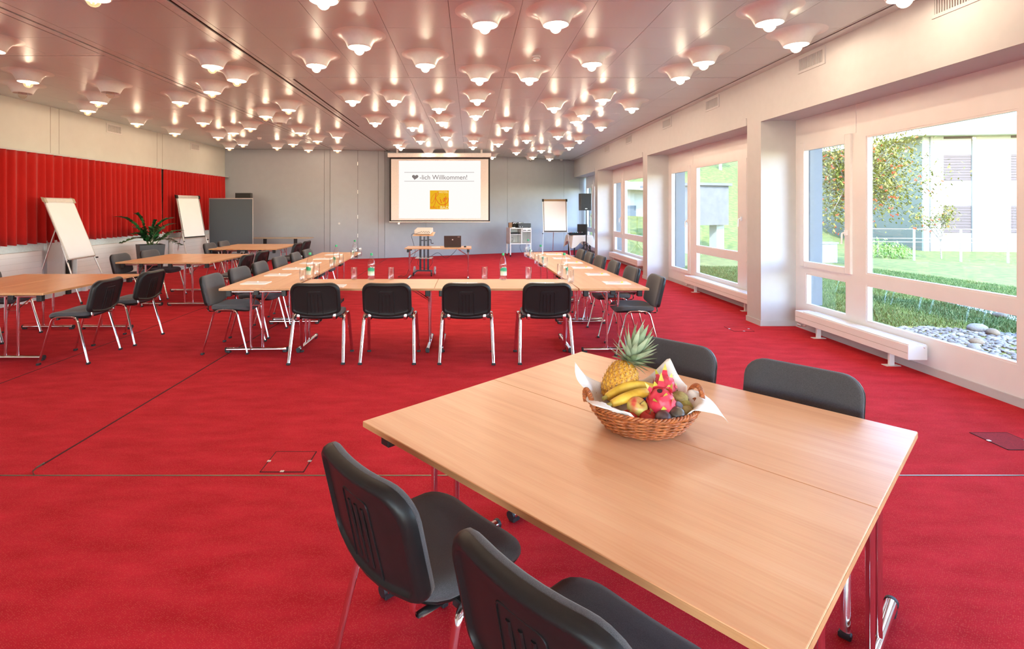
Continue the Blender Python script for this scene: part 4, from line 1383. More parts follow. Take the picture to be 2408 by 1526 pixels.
# ------------------------------------------------------------------ loudspeakers
def speaker(name, loc, rz, w, h, d, label, badge=True):
    t = thing(name, label, 'loudspeaker', loc, rz)
    MB().prism([(-w / 2, -d / 2), (w / 2, -d / 2), (w / 2 * 0.8, d / 2), (-w / 2 * 0.8, d / 2)], 0, h).build('cabinet', pm('speaker_cabinet', (0.03, 0.028, 0.025), 0.5), t)
    MB().rbox(-w / 2 + 0.012, w / 2 - 0.012, -d / 2 - 0.010, -d / 2 + 0.005, 0.012, h - 0.012, 0.006, 1).build('grille', pm('speaker_grille', (0.012, 0.011, 0.010), 0.7, nscale=500, namt=0.5, bump=0.4), t)
    if badge:
        MB().box(-0.035, 0.035, -d / 2 - 0.0125, -d / 2 - 0.009, 0.05, 0.065).build('badge', M['alu'], t)
    return t
def stand(loc, h, label, spread=0.42, rz=0.3):
    t = thing('speaker_stand', label, 'stand', loc, rz)
    MB().tube([(0, 0, 0.12), (0, 0, h * 0.55)], 0.019, 12).build('lower_tube', M['shell'], t, 50)
    MB().tube([(0, 0, h * 0.5), (0, 0, h)], 0.015, 12).build('upper_tube', M['shell'], t, 50)
    MB().tube([(0, 0, h * 0.5), (0, 0, h * 0.56)], 0.028, 12).build('collar', M['black'], t, 50)
    for k in range(3):
        a = 2 * PI * k / 3
        c, s = math.cos(a), math.sin(a)
        lg = MB().tube([(0.02 * c, 0.02 * s, 0.48), (spread * c, spread * s, 0.02)], 0.011, 8).build('leg', M['shell'], t, 50)
        MB().tube([(spread * c, spread * s, 0.0), (spread * c, spread * s, 0.035)], 0.015, 8).build('rubber_foot', M['black'], lg, 50)
        MB().tube([(0.02 * c, 0.02 * s, 0.16), (spread * 0.55 * c, spread * 0.55 * s, 0.24)], 0.008, 8).build('strut', M['shell'], t, 50)
    return t
stand((3.70, 16.75, 0), 1.56, 'black tripod speaker stand in the back right corner', 0.40, R(60))
speaker('loudspeaker', (3.64, 16.75, 1.555), R(8), 0.34, 0.54, 0.30, 'black loudspeaker raised on tripod stand in the back right corner')
stand((-6.72, 15.55, 0), 1.66, 'black tripod speaker stand hidden behind the grey pinboard', 0.36)
speaker('loudspeaker', (-6.72, 15.55, 1.655), R(4), 0.44, 0.42, 0.30, 'black loudspeaker whose top peeks above the grey pinboard', False)

# ------------------------------------------------------------------ AV cabinet with audio devices
ca = thing('media_cabinet', 'white metal media cabinet on castors with open shelves by the angled wall', 'cabinet', (1.63, 17.78, 0), R(10))
W2, D2 = 0.37, 0.26
wm = M['steel_w']
MB().box(-W2, -W2 + 0.02, -D2, D2, 0.42, 0.94).build('side_panel', wm, ca)
MB().box(W2 - 0.02, W2, -D2, D2, 0.42, 0.94).build('side_panel', wm, ca)
MB().box(0.02, 0.05, -D2, D2, 0.45, 0.92).build('divider', wm, ca)
MB().box(-W2, W2, -D2, D2, 0.94, 0.965).build('top', wm, ca)
MB().box(-W2, W2, -D2, D2, 0.42, 0.45).build('bottom_shelf', wm, ca)
MB().box(-W2 + 0.02, 0.02, -D2 + 0.05, D2, 0.74, 0.755).build('shelf', wm, ca)
MB().box(-W2, W2, D2 - 0.012, D2, 0.42, 0.94).build('back_panel', wm, ca)
dr = MB().box(0.06, W2 - 0.025, -D2 - 0.008, -D2 + 0.01, 0.835, 0.935).build('drawer', wm, ca)
for x in (0.13, 0.28):
    MB().tube([(x - 0.05, -D2 - 0.02, 0.88), (x, -D2 - 0.035, 0.888), (x + 0.05, -D2 - 0.02, 0.88)], 0.010, 8).build('handle', M['shell'], dr, 50)
for sx in (-1, 1):
    for sy in (-1, 1):
        MB().box(sx * (W2 - 0.02) - 0.018, sx * (W2 - 0.02) + 0.018, sy * (D2 - 0.02) - 0.018, sy * (D2 - 0.02) + 0.018, 0.07, 0.42).build('leg', wm, ca)
        MB().tube([(sx * (W2 - 0.02) - 0.012, sy * (D2 - 0.02), 0.035), (sx * (W2 - 0.02) + 0.012, sy * (D2 - 0.02), 0.035)], 0.035, 12).build('caster', M['black'], ca, 40)
MB().tube(fillet([(-0.32, -D2 - 0.0, 0.53), (-0.27, -D2 - 0.03, 0.53), (-0.27, -D2 - 0.03, 0.65), (-0.32, -D2, 0.65)], 0.02, 3), 0.006, 6).build('pull_handle', M['black'], ca, 50)
def on_cab(x, y, z):
    return ca.matrix_basis @ Vector((x, y, z)) if False else Vector((1.63, 17.78, 0)) + Matrix.Rotation(R(10), 3, 'Z') @ Vector((x, y, z))
cd = thing('dual_media_player', 'black double disc player tilted up at the back of the media cabinet', 'audio player', on_cab(-0.01, 0.08, 0.965), R(10))
MB().rbox(-0.19, 0.19, -0.10, 0.16, 0.0, 0.13, 0.006, 1).build('case', M['shell'], cd)
fm = Matrix.Translation((0, -0.10, 0.06)) @ Matrix.Rotation(R(-20), 4, 'X')
fc = MB().rbox(-0.19, 0.19, -0.02, 0.10, 0.0, 0.13, 0.006, 1, Matrix.Translation((0, -0.02, 0.06)) @ Matrix.Rotation(R(-12), 4, 'X')).build('control_face', M['shell'], cd)
for x in (-0.095, 0.095):
    pf = MB().box(x - 0.075, x + 0.075, -0.024, -0.02, 0.03, 0.115, Matrix.Translation((0, -0.02, 0.06)) @ Matrix.Rotation(R(-12), 4, 'X')).build('silver_plate', M['alu'], fc)
    MB().lathe([(0.026, 0), (0.026, 0.010), (0.0, 0.012)], 18, Matrix.Translation((x - 0.03, -0.036, 0.13)) @ Matrix.Rotation(R(78), 4, 'X')).build('jog_wheel', M['black'], pf, 40)
    MB().box(x + 0.01, x + 0.065, -0.0265, -0.024, 0.06, 0.10, Matrix.Translation((0, -0.02, 0.06)) @ Matrix.Rotation(R(-12), 4, 'X')).build('display', pm('player_display', (0.06, 0.09, 0.06), 0.2), pf)
am = thing('amplifier', 'low black amplifier box at right front on the media cabinet', 'amplifier', on_cab(0.14, -0.14, 0.965), R(10))
MB().rbox(-0.22, 0.22, -0.10, 0.08, 0.012, 0.15, 0.006, 1).build('case', pm('amp_black', (0.02, 0.022, 0.028), 0.4), am)
for x in (-0.16, -0.08):
    MB().lathe([(0.012, 0), (0.012, 0.014), (0.0, 0.015)], 14, Matrix.Translation((x, -0.10, 0.035)) @ Matrix.Rotation(R(90), 4, 'X')).build('knob', M['alu'], am, 40)
for sx in (-0.18, 0.18):
    MB().box(sx - 0.02, sx + 0.02, -0.08, 0.06, 0.0, 0.014).build('foot', M['black'], am)
bx = thing('wooden_box', 'small brown wooden block at left rear on the media cabinet', 'box', on_cab(-0.27, 0.10, 0.965), R(10))
MB().rbox(-0.05, 0.06, -0.05, 0.07, 0.0, 0.17, 0.004, 1).build('body', pm('brown_wood', (0.36, 0.20, 0.11), 0.6), bx)
MB().box(-0.05, 0.06, -0.051, -0.049, 0.08, 0.083).build('lid_joint', M['slot'], bx)
rv = thing('receiver', 'slim black receiver on the inner shelf of the media cabinet', 'receiver', on_cab(-0.16, -0.02, 0.755), R(10))
MB().rbox(-0.16, 0.16, -0.13, 0.14, 0.006, 0.05, 0.004, 1).build('case', M['shell'], rv)
for sx in (-0.13, 0.13):
    MB().box(sx - 0.015, sx + 0.015, -0.1, 0.1, 0.0, 0.008).build('foot', M['black'], rv)
tape = thing('remote_control', 'small pale remote control at left front edge of the media cabinet', 'remote', on_cab(-0.24, -0.18, 0.965), R(25))
MB().rbox(-0.07, 0.07, -0.022, 0.022, 0.0, 0.02, 0.005, 1).build('body', M['plastic_w'], tape)
MB().box(-0.05, 0.03, -0.014, 0.014, 0.02, 0.022).build('keypad', M['black'], tape)
cable('cable', [(1.45, 17.95, 0.45), (1.36, 17.9, 0.30), (1.28, 17.95, 0.10), (1.2, 18.1, 0.006), (1.0, 18.3, 0.006)], 'black cable hanging below the left side of the media cabinet')
cable('cable', [(1.72, 17.9, 0.43), (1.68, 17.85, 0.28), (1.76, 17.9, 0.10), (1.9, 18.1, 0.006), (2.05, 18.3, 0.006)], 'black cable hanging below the right side of the media cabinet')

# ------------------------------------------------------------------ small cloth-covered table in the corner
ct = thing('corner_table', 'small dark-legged table under a white cloth in the back right corner', 'table', (3.68, 17.75, 0), R(12))
MB().box(-0.34, 0.34, -0.30, 0.30, 0.70, 0.72).build('tabletop', M['beech'], ct)
for sx in (-1, 1):
    for sy in (-1, 1):
        MB().box(sx * 0.28 - 0.018, sx * 0.28 + 0.018, sy * 0.24 - 0.018, sy * 0.24 + 0.018, 0.0, 0.70).build('leg', M['black'], ct)
def cloth_fn(u, v):
    a = 2 * PI * u
    c, s = math.cos(a), math.sin(a)
    k = 1.0 / max(abs(c), abs(s))                   # square
    if v < 0.4:
        q = v / 0.4
        return (0.345 * c * k * q, 0.305 * s * k * q, 0.7235)
    q = (v - 0.4) / 0.6
    corner = abs(math.sin(2 * a)) ** 3
    drop = (0.20 + 0.22 * corner) * q
    out = 0.01 + q * (0.04 + 0.05 * corner) + 0.018 * q * math.sin(7 * a)
    return (c * k * 0.345 + c * out * 1.2, s * k * 0.305 + s * out * 1.2, 0.7235 - drop - 0.004 * q)
tag(MB().grid(96, 14, cloth_fn, True).build('tablecloth', M['cloth'], None, 60, loc=(3.68, 17.75, 0), rot=(0, 0, R(12))), 'white cloth draped over the small corner table', 'tablecloth')
tray = thing('marker_case', 'open black case of markers on the white corner tablecloth', 'case', (3.56, 17.58, 0.724), R(8))
b = MB()
b.box(-0.24, 0.24, -0.10, 0.10, 0, 0.01); b.box(-0.24, 0.24, -0.10, -0.09, 0.01, 0.08); b.box(-0.24, 0.24, 0.09, 0.10, 0.01, 0.08)
b.box(-0.24, -0.23, -0.09, 0.09, 0.01, 0.08); b.box(0.23, 0.24, -0.09, 0.09, 0.01, 0.08)
b.build('case_tray', M['shell'], tray)
for k, c in enumerate(((0.55, 0.03, 0.05), (0.05, 0.20, 0.35), (0.10, 0.45, 0.30), (0.80, 0.78, 0.75), (0.55, 0.05, 0.25), (0.75, 0.70, 0.62))):
    x = -0.19 + 0.075 * k
    mk = MB().tube([(x - 0.03, -0.07, 0.075), (x + 0.03, 0.07, 0.095)], 0.012, 8).build('marker', pm('marker_%s' % 'abcdef'[k], c, 0.4), None, 50, loc=(3.56, 17.58, 0.724), rot=(0, 0, R(8)))
    tag(mk, ('red', 'blue', 'green', 'white', 'crimson', 'cream')[k] + ' marker lying in the open black case', 'marker', 'markers in the case')
sk = speaker('loudspeaker', (3.80, 17.83, 0.724), R(-10), 0.34, 0.36, 0.22, 'black loudspeaker standing on the white corner tablecloth', False)
rl = thing('cable_reel', 'dark cable reel on floor below the corner table', 'cable reel', (3.35, 17.3, 0), 0)
MB().lathe([(0.02, 0.03), (0.13, 0.03), (0.14, 0.02), (0.13, 0.0), (0.0, 0.0)], 20).build('base_disc', M['black'], rl, 40)
MB().lathe([(0.0, 0.062), (0.10, 0.06), (0.10, 0.03)], 20).build('spool', M['alu'], rl, 40)

# ------------------------------------------------------------------ wall table at the back
lb = thing('console_table', 'long narrow wooden table on black column legs along grey back wall', 'table', (-5.83, 15.90, 0), R(1))
MB().rbox(-0.98, 0.98, -0.25, 0.25, 0.71, 0.735, 0.003, 1).build('tabletop', beech_mat('greyed_wood', (0.42, 0.33, 0.22), (0.47, 0.37, 0.26), (0.52, 0.42, 0.30)), lb)
for x in (-0.42, 0.50):
    MB().box(x - 0.045, x + 0.045, -0.03, 0.03, 0.03, 0.71).build('column', M['black'], lb)
    MB().rbox(x - 0.05, x + 0.05, -0.22, 0.22, 0.0, 0.03, 0.005, 1).build('foot', M['black'], lb)

# ------------------------------------------------------------------ convector radiators under the windows
def convector(y0, y1, label):
    t = thing('convector', label, 'radiator', (0, 0, 0), 0, 'white convectors under the windows')
    xa, xb = 4.265, 4.455
    MB().rbox(xa, xb, y0, y1, 0.14, 0.282, 0.004, 1).build('body', M['frame'], t)
    for k in range(4):
        x = xa + 0.012 + k * 0.045
        MB().box(x, x + 0.034, y0 + 0.004, y1 - 0.15, 0.282, 0.292).build('top_slat', M['frame'], t)
    for z in (0.205,):
        MB().box(xa - 0.0015, xa, y0 + 0.01, y1 - 0.01, z, z + 0.003).build('groove', line, t)
    for y in (y0 + 0.3, y1 - 0.35):
        MB().box(xa + 0.05, xa + 0.10, y - 0.012, y + 0.012, 0.004, 0.14).build('support', M['frame'], t)
        MB().box(xa + 0.0, xa + 0.15, y - 0.035, y + 0.035, 0.0, 0.005).build('support_foot', M['frame'], t)
    MB().tube([(xa + 0.03, y1 - 0.10, 0.10), (xa + 0.03, y1 - 0.02, 0.10)], 0.018, 10).build('valve', M['alu'], t, 50)
    MB().tube(fillet([(xa + 0.05, y1 - 0.14, 0.14), (xa + 0.05, y1 - 0.14, 0.10), (xa + 0.03, y1 - 0.11, 0.10)], 0.01, 3), 0.010, 8).build('valve_pipe', M['alu'], t, 50)
    MB().tube([(xb - 0.03, y0 - 0.015, 0.262), (xb - 0.03, y0 + 0.002, 0.262)], 0.009, 8).build('bleed_plug', M['frame'], t, 50)
convector(5.10, 6.88, 'white convector under the nearest window, its end face in view')
convector(7.95, 10.45, 'white convector under the second window, cut off by the pier')
convector(13.4, 16.15, 'white convector under the third window')
convector(17.2, 19.8, 'white convector under the last window, behind speaker stand')

# ------------------------------------------------------------------ potted plant
pl = thing('planter', 'tall dark grey square planter with its corner toward viewer', 'planter', (-6.86, 11.2, 0), R(42))
pmat = pm('planter_anthracite', (0.060, 0.062, 0.068), 0.55)
def sq(s, z):
    return [(s, -s, z), (s, s, z), (-s, s, z), (-s, -s, z)]
MB().rings([sq(0.17, 0.0), sq(0.235, 0.85), sq(0.215, 0.85), sq(0.205, 0.78)], True, False).build('pot', pmat, pl)
MB().add(sq(0.204, 0.785), [(0, 1, 2, 3)]).build('soil', pm('dark_soil', (0.03, 0.02, 0.014), 0.95, nscale=60, namt=0.5), pl)
zz = thing('zz_plant', 'glossy dark green plant with arching feathery stems in the planter', 'plant', (-6.86, 11.2, 0.786), 0)
leafm = [pm('leaf_dark', (0.012, 0.065, 0.022), 0.28, nscale=8, namt=0.3), pm('leaf_bright', (0.03, 0.17, 0.045), 0.28, nscale=8, namt=0.3)]
stemm = pm('stem_green', (0.10, 0.16, 0.06), 0.5)
leaf_v = [(0, 0, 0), (0.022, 0.03, 0.006), (0.020, 0.062, 0.004), (0, 0.095, -0.004), (-0.020, 0.062, 0.004), (-0.022, 0.03, 0.006), (0, 0.05, -0.002)]
leaf_f = [(0, 1, 6), (1, 2, 6), (2, 3, 6), (3, 4, 6), (4, 5, 6), (5, 0, 6)]
leaf_mes = []
for m_ in leafm:
    me = MB().add(leaf_v, leaf_f).mesh('leaflet', 80)
    me.materials.append(m_)
    leaf_mes.append(me)
rp2 = random.Random(21)
dirs = [(-0.54, -0.35, 0.66), (-0.26, -0.1, 0.72), (0.55, -0.25, 0.50), (0.62, 0.0, 0.36), (0.16, -0.2, 0.42), (-0.20, -0.35, 0.30), (0.32, 0.35, 0.62),
        (-0.42, 0.25, 0.42), (0.05, 0.1, 0.55), (0.70, -0.2, 0.06), (-0.45, -0.3, 0.12)]
for k, (dx, dy, dz) in enumerate(dirs):
    base = Vector((rp2.uniform(-0.07, 0.07), rp2.uniform(-0.07, 0.07), 0))
    tipp = Vector((dx, dy * 0.7, dz))
    ctrl = base + Vector((dx * 0.30, dy * 0.25, max(0.34, dz * 0.95)))
    pts = [base * (1 - u) ** 2 + ctrl * 2 * u * (1 - u) + tipp * u * u for u in [q / 14 for q in range(15)]]
    st_ = MB().tube(pts, 0.011, 6, radii=[1 - 0.7 * q / 14 for q in range(15)]).build('stem', stemm, zz, 60)
    n = 13
    for q in range(n):
        u = 0.22 + 0.78 * q / (n - 1)
        p_ = base * (1 - u) ** 2 + ctrl * 2 * u * (1 - u) + tipp * u * u
        tg = ((ctrl - base) * (2 * (1 - u)) + (tipp - ctrl) * (2 * u)).normalized()
        sidev = tg.cross(Vector((0, 0, 1)))
        if sidev.length < 0.05:
            sidev = Vector((1, 0, 0))
        sidev.normalize()
        for s in (-1, 1):
            ld = (sidev * s * 0.85 + tg * 0.55 + Vector((0, 0, rp2.uniform(-0.1, 0.25)))).normalized()
            up = tg.cross(ld) * s
            zax = (Vector((0, 0, 1)) * 0.7 + up * 0.5)
            xax = ld.cross(zax).normalized()
            zax = xax.cross(ld)
            sc_ = 1.45 * rp2.uniform(0.8, 1.1) * (1.0 if q < n - 3 else 0.75)
            mt = Matrix((xax, ld, zax)).transposed().to_4x4()
            o = bpy.data.objects.new('leaflet', leaf_mes[1 if rp2.random() < 0.35 else 0])
            COL.objects.link(o)
            o.parent = st_
            o.matrix_basis = Matrix.Translation(p_) @ mt @ Matrix.Scale(sc_, 4)
# ------------------------------------------------------------------ fruit basket
BX, BY = 0.70, 2.125
RX, RY, BH = 0.218, 0.184, 0.086
wick = [pm('wicker_a', (0.42, 0.125, 0.035), 0.4, nscale=60, namt=0.35), pm('wicker_b', (0.34, 0.09, 0.025), 0.4, nscale=60, namt=0.35)]
bk = thing('wicker_basket', 'oval brown wicker basket with two twisted handles on the large table', 'basket', (BX, BY, ZT), R(6))
def bwall(a, h, o=0.0):
    """point on the basket wall at angle a, height fraction h"""
    k = 0.66 + 0.34 * (h ** 0.75)
    rim = 0.012 * (math.cos(a) ** 2) * h
    return Vector(((RX * k + o) * math.cos(a), (RY * k + o) * math.sin(a), 0.006 + BH * h + rim))
NS = 30
for k in range(NS):
    a = 2 * PI * k / NS
    MB().tube([bwall(a, h) for h in (0.0, 0.25, 0.5, 0.75, 1.0)], 0.003, 6).build('stake', wick[1], bk, 60)
NW = 12
for r_ in range(NW):
    h = 0.02 + 0.90 * r_ / (NW - 1)
    n = NS * 4
    pts = []
    for k in range(n):
        a = 2 * PI * k / n
        o = 0.0055 * math.sin(NS / 2 * a + (PI if r_ % 2 else 0))
        pts.append(bwall(a, h + 0.015 * math.sin(5 * a + r_), o))
    MB().tube(pts, 0.0042, 6, closed=True).build('withy', wick[r_ % 2], bk, 60)
for s in range(3):
    n = 160
    pts = []
    for k in range(n):
        a = 2 * PI * k / n
        q = 26 * a + 2 * PI * s / 3
        p_ = bwall(a, 1.0, 0.006 * math.cos(q))
        p_.z += 0.006 + 0.006 * math.sin(q)
        pts.append(p_)
    MB().tube(pts, 0.0048, 6, closed=True).build('rim_braid', wick[s % 2], bk, 60)
MB().lathe([(0.0, 0.004), (0.138, 0.004), (0.140, 0.0)], 30, Matrix.Diagonal((1, RY / RX, 1, 1))).build('base_weave', wick[1], bk)
for s in (-1, 1):
    for q in range(2):
        pts = []
        for k in range(97):
            t = PI * k / 96
            tw = 0.0058
            ph = 26 * t + PI * q
            x = s * (RX + 0.004 + 0.012 * math.sin(t))
            y = -0.052 * math.cos(t)
            z = BH + 0.012 + 0.062 * math.sin(t)
            pts.append((x + tw * math.cos(ph) * s, y + tw * math.sin(ph) * math.cos(t), z + tw * math.sin(ph) * math.sin(t)))
        MB().tube(pts, 0.0058, 6).build('handle', wick[q], bk, 60)

nap_peaks = [(R(150), 0.46, 0.105), (R(46), 0.44, 0.10), (R(-24), 0.54, -0.012), (R(206), 0.34, 0.004)]
def nap_fn(u, v):
    a = 2 * PI * u
    pk, lift = 0.0, 0.0
    for (c, e, l) in nap_peaks:
        d = abs((a - c + PI) % (2 * PI) - PI)
        w = max(0.0, 1 - d / 0.62)
        if e * w > pk:
            pk = e * w
        lift += l * (w ** 1.3)
    smax = 0.96 + pk
    s = v * smax
    if s <= 0.96:
        z = 0.018 + (BH - 0.004) * (max(0.0, s - 0.45) / 0.51) ** 1.2
        k = min(s, 0.955)
    else:
        q = (s - 0.96) / 0.45
        z = 0.018 + BH + (0.020 + 0.014 * math.cos(a) ** 2) * min(1, q * 9) + lift * q - (0.05 * q * q if lift < 0 else 0) + 0.004 * math.sin(9 * a)
        k = s * (0.80 if lift > 0.02 else 1.0) + (0.19 if lift > 0.02 else 0)
    wr_ = 0.005 * math.sin(13 * a + 3 * v) * v
    kk = k if s > 0.96 else min(k, 0.905)
    return ((RX * kk + wr_) * math.cos(a), (RY * kk + wr_) * math.sin(a), z)
nap = MB().grid(120, 26, nap_fn, True).build('napkin', M['cloth'], None, 70, loc=(BX, BY, ZT), rot=(0, 0, R(6)))
nap.modifiers.new('thickness', 'SOLIDIFY').thickness = 0.0015
tag(nap, 'white cloth napkin lining the fruit basket, corners hanging out', 'napkin')

def speck(name, c0, c1, scale, rough=0.4, lo=0.4, hi=0.6):
    m = bpy.data.materials.new(name)
    m.use_nodes = True
    nt = m.node_tree
    tc = nt.nodes.new('ShaderNodeTexCoord'); nz = nt.nodes.new('ShaderNodeTexNoise'); rp = nt.nodes.new('ShaderNodeValToRGB')
    nz.inputs['Scale'].default_value = scale
    nz.inputs['Detail'].default_value = 4
    nt.links.new(tc.outputs['Object'], nz.inputs[0]); nt.links.new(nz.outputs[0], rp.inputs[0])
    rp.color_ramp.elements[0].position = lo; rp.color_ramp.elements[0].color = (*c0, 1)
    rp.color_ramp.elements[1].position = hi; rp.color_ramp.elements[1].color = (*c1, 1)
    nt.links.new(rp.outputs[0], nt.nodes['Principled BSDF'].inputs['Base Color'])
    nt.nodes['Principled BSDF'].inputs['Roughness'].default_value = rough
    return m
def axis_mtx(loc, d):
    return Matrix.Translation(loc) @ Vector(d).normalized().to_track_quat('Z', 'Y').to_matrix().to_4x4()

# pineapple
pa = thing('pineapple', 'ripe orange pineapple with spiky crown leaning in the fruit basket', 'pineapple')
pa.matrix_basis = axis_mtx((0.598, 2.215, 0.818), (0.44, 0.20, 0.72))
rind = speck('pineapple_rind', (0.55, 0.22, 0.02), (0.78, 0.40, 0.04), 40, 0.5)
def pr(z):
    q = (z - 0.075) / 0.095
    return 0.064 * max(0.05, 1 - abs(q) ** 2.6) ** 0.5
MB().lathe([(pr(z), z) for z in [-0.018 + 0.186 * k / 16 for k in range(17)]], 24).build('flesh_body', rind, pa, 60)
eye_me = MB().add([(0.0145, 0, 0), (0, 0.0128, 0), (-0.0145, 0, 0), (0, -0.0128, 0), (0.008, 0, 0.0035), (0, 0.007, 0.0035), (-0.008, 0, 0.0035), (0, -0.007, 0.0035), (0, 0, 0.0042)],
                  [(0, 1, 5, 4), (1, 2, 6, 5), (2, 3, 7, 6), (3, 0, 4, 7), (4, 5, 8), (5, 6, 8), (6, 7, 8), (7, 4, 8)]).mesh('eye')
eye_me.materials.append(speck('pineapple_eye', (0.34, 0.13, 0.02), (0.78, 0.42, 0.045), 110, 0.5))
spk_me = MB().add([(0.0022, 0, 0), (-0.0012, 0.002, 0), (-0.0012, -0.002, 0), (0.0, 0, 0.009)], [(0, 1, 3), (1, 2, 3), (2, 0, 3)]).mesh('bract')
spk_me.materials.append(pm('dry_bract', (0.50, 0.33, 0.20), 0.7))
for r_ in range(9):
    z = -0.004 + 0.0185 * r_
    n = 15
    for k in range(n):
        a = 2 * PI * (k + 0.5 * (r_ % 2)) / n
        rr = pr(z)
        slope = (pr(z + 0.002) - pr(z - 0.002)) / 0.004
        nrm = Vector((math.cos(a), math.sin(a), -slope)).normalized()
        tz = Vector((0, 0, 1)); xa_ = (tz - nrm * tz.dot(nrm)).normalized()
        mt = Matrix((xa_, nrm.cross(xa_), nrm)).transposed().to_4x4()
        e = bpy.data.objects.new('eye', eye_me); COL.objects.link(e); e.parent = pa
        e.matrix_basis = Matrix.Translation((rr * math.cos(a), rr * math.sin(a), z)) @ mt
        e2 = bpy.data.objects.new('bract', spk_me); COL.objects.link(e2); e2.parent = e
        e2.location = (0.0, 0, 0.0035); e2.rotation_euler = (0, 0.7, 0)
crm = [pm('crown_leaf', (0.22, 0.30, 0.17), 0.5, nscale=20, namt=0.35), pm('crown_leaf_pale', (0.38, 0.45, 0.30), 0.5, nscale=20, namt=0.3)]
r5 = random.Random(5)
for k in range(64):
    f = k / 63
    a = k * 2.39996
    ln = 0.045 + 0.12 * f ** 0.9 * r5.uniform(0.8, 1.1)
    op = R(82) * (1 - f) ** 1.0 + R(16)
    rad = 0.022 * (1 - f) + 0.004
    pts = []
    for q in range(7):
        u = q / 6
        ang_ = op + (0.25 - 0.55 * f) * u * 0.6
        pts.append(Vector((rad + ln * u * math.sin(ang_), 0, 0.16 + 0.035 * f + ln * u * math.cos(ang_))))
    w = 0.013 + 0.004 * f
    b = MB()
    vs_ = []
    for q, p_ in enumerate(pts):
        u = q / 6
        ww = w * (0.75 + 0.5 * u - 1.25 * u ** 2.2) + 0.0004
        vs_ += [p_ + Vector((0, -ww, 0)) + Vector((-0.3 * ww, 0, 0.25 * ww)), p_, p_ + Vector((0, ww, 0)) + Vector((-0.3 * ww, 0, 0.25 * ww))]
    fs_ = []
    for q in range(6):
        fs_ += [(q * 3, q * 3 + 1, q * 3 + 4, q * 3 + 3), (q * 3 + 1, q * 3 + 2, q * 3 + 5, q * 3 + 4)]
    b.add(vs_, fs_)
    b.build('crown_leaf', crm[0 if r5.random() < 0.45 else 1], pa, 70, rot=(0, 0, a))

# bananas
def banana(pts, label, r0):
    b = MB()
    q = [Vector(p_) for p_ in pts]
    out = []
    N = 18
    for i in range(N + 1):
        t = i / N * (len(q) - 1)
        j = min(int(t), len(q) - 2)
        f = t - j
        p0, p1, p2, p3 = q[max(j - 1, 0)], q[j], q[j + 1], q[min(j + 2, len(q) - 1)]
        out.append(0.5 * ((2 * p1) + (p2 - p0) * f + (2 * p0 - 5 * p1 + 4 * p2 - p3) * f * f + (3 * p1 - p0 - 3 * p2 + p3) * f ** 3))
    rad = [max(0.28, math.sin(PI * (0.10 + 0.80 * i / N)) ** 0.45) for i in range(N + 1)]
    t = thing('banana', label, 'banana')
    b.tube(out, r0, 5, radii=rad)
    sk_ = b.build('peel', speck('banana_peel', (0.62, 0.36, 0.03), (0.80, 0.52, 0.07), 14, 0.45), t, 80)
    sb_ = sk_.modifiers.new('round', 'SUBSURF'); sb_.levels = 2; sb_.render_levels = 2
    d = (out[-1] - out[-2]).normalized()
    MB().tube([out[-1] - d * 0.008, out[-1] + d * 0.004], r0 * 0.36, 8).build('tip', pm('banana_tip', (0.05, 0.035, 0.03), 0.7), t, 50)
    d = (out[0] - out[1]).normalized()
    MB().tube([out[0] - d * 0.004, out[0] + d * 0.016], r0 * 0.32, 8).build('stalk', pm('banana_stalk', (0.42, 0.36, 0.08), 0.6), t, 50)
banana([P(1425, 934, 0.855), P(1462, 914, 0.876), P(1500, 906, 0.884), P(1543, 912, 0.874)], 'ripe banana lying behind, against the pineapple', 0.026)
banana([P(1437, 950, 0.848), P(1470, 936, 0.866), P(1505, 925, 0.876), P(1531, 922, 0.872)], 'ripe banana lying in front, with brown blossom end', 0.027)

def fruit_mtx(loc, d=(0, 0, 1)):
    return axis_mtx(loc, d)
# apples
def apple(px, py, z, d, label, r=0.041, red=False):
    loc = P(px, py, z)
    t = thing('apple', label, 'apple')
    t.matrix_basis = fruit_mtx(loc, d)
    pf = []
    for k in range(17):
        th = PI * k / 16
        rr = r * math.sin(th) * (1.0 + 0.06 * math.cos(th))
        zz_ = r * 0.93 * math.cos(th)
        zz_ -= 0.42 * r * math.exp(-(rr / (0.33 * r)) ** 2) * (1 if th < PI / 2 else -0.55)
        pf.append((rr, zz_))
    sk_ = speck('apple_red', (0.42, 0.02, 0.02), (0.55, 0.08, 0.04), 10) if red else speck('apple_blush', (0.60, 0.07, 0.05), (0.60, 0.54, 0.14), 9, 0.3, 0.38, 0.50)
    MB().lathe(pf[::-1], 24).build('skin', sk_, t, 80)
    MB().tube([(0, 0, r * 0.5), (0.002, 0, r * 0.8), (0.006, 0, r * 1.08)], 0.0016, 6).build('stem', pm('apple_stem', (0.16, 0.11, 0.04), 0.7), t, 60)
apple(1498, 957, 0.838, (0.35, -0.55, 0.75), 'yellow-green apple with red blush at front of fruit basket')
apple(1524, 984, 0.808, (0.2, -0.2, 0.9), 'small red apple below the dragon fruit in the basket', 0.034, True)
apple(1478, 985, 0.800, (-0.1, -0.1, 1.0), 'dark red apple low beside napkin at left of the basket', 0.036, True)
apple(1530, 958, 0.812, (0.1, 0.1, 1.0), 'dark red apple hidden between blushed apple and dragon fruit', 0.036, True)

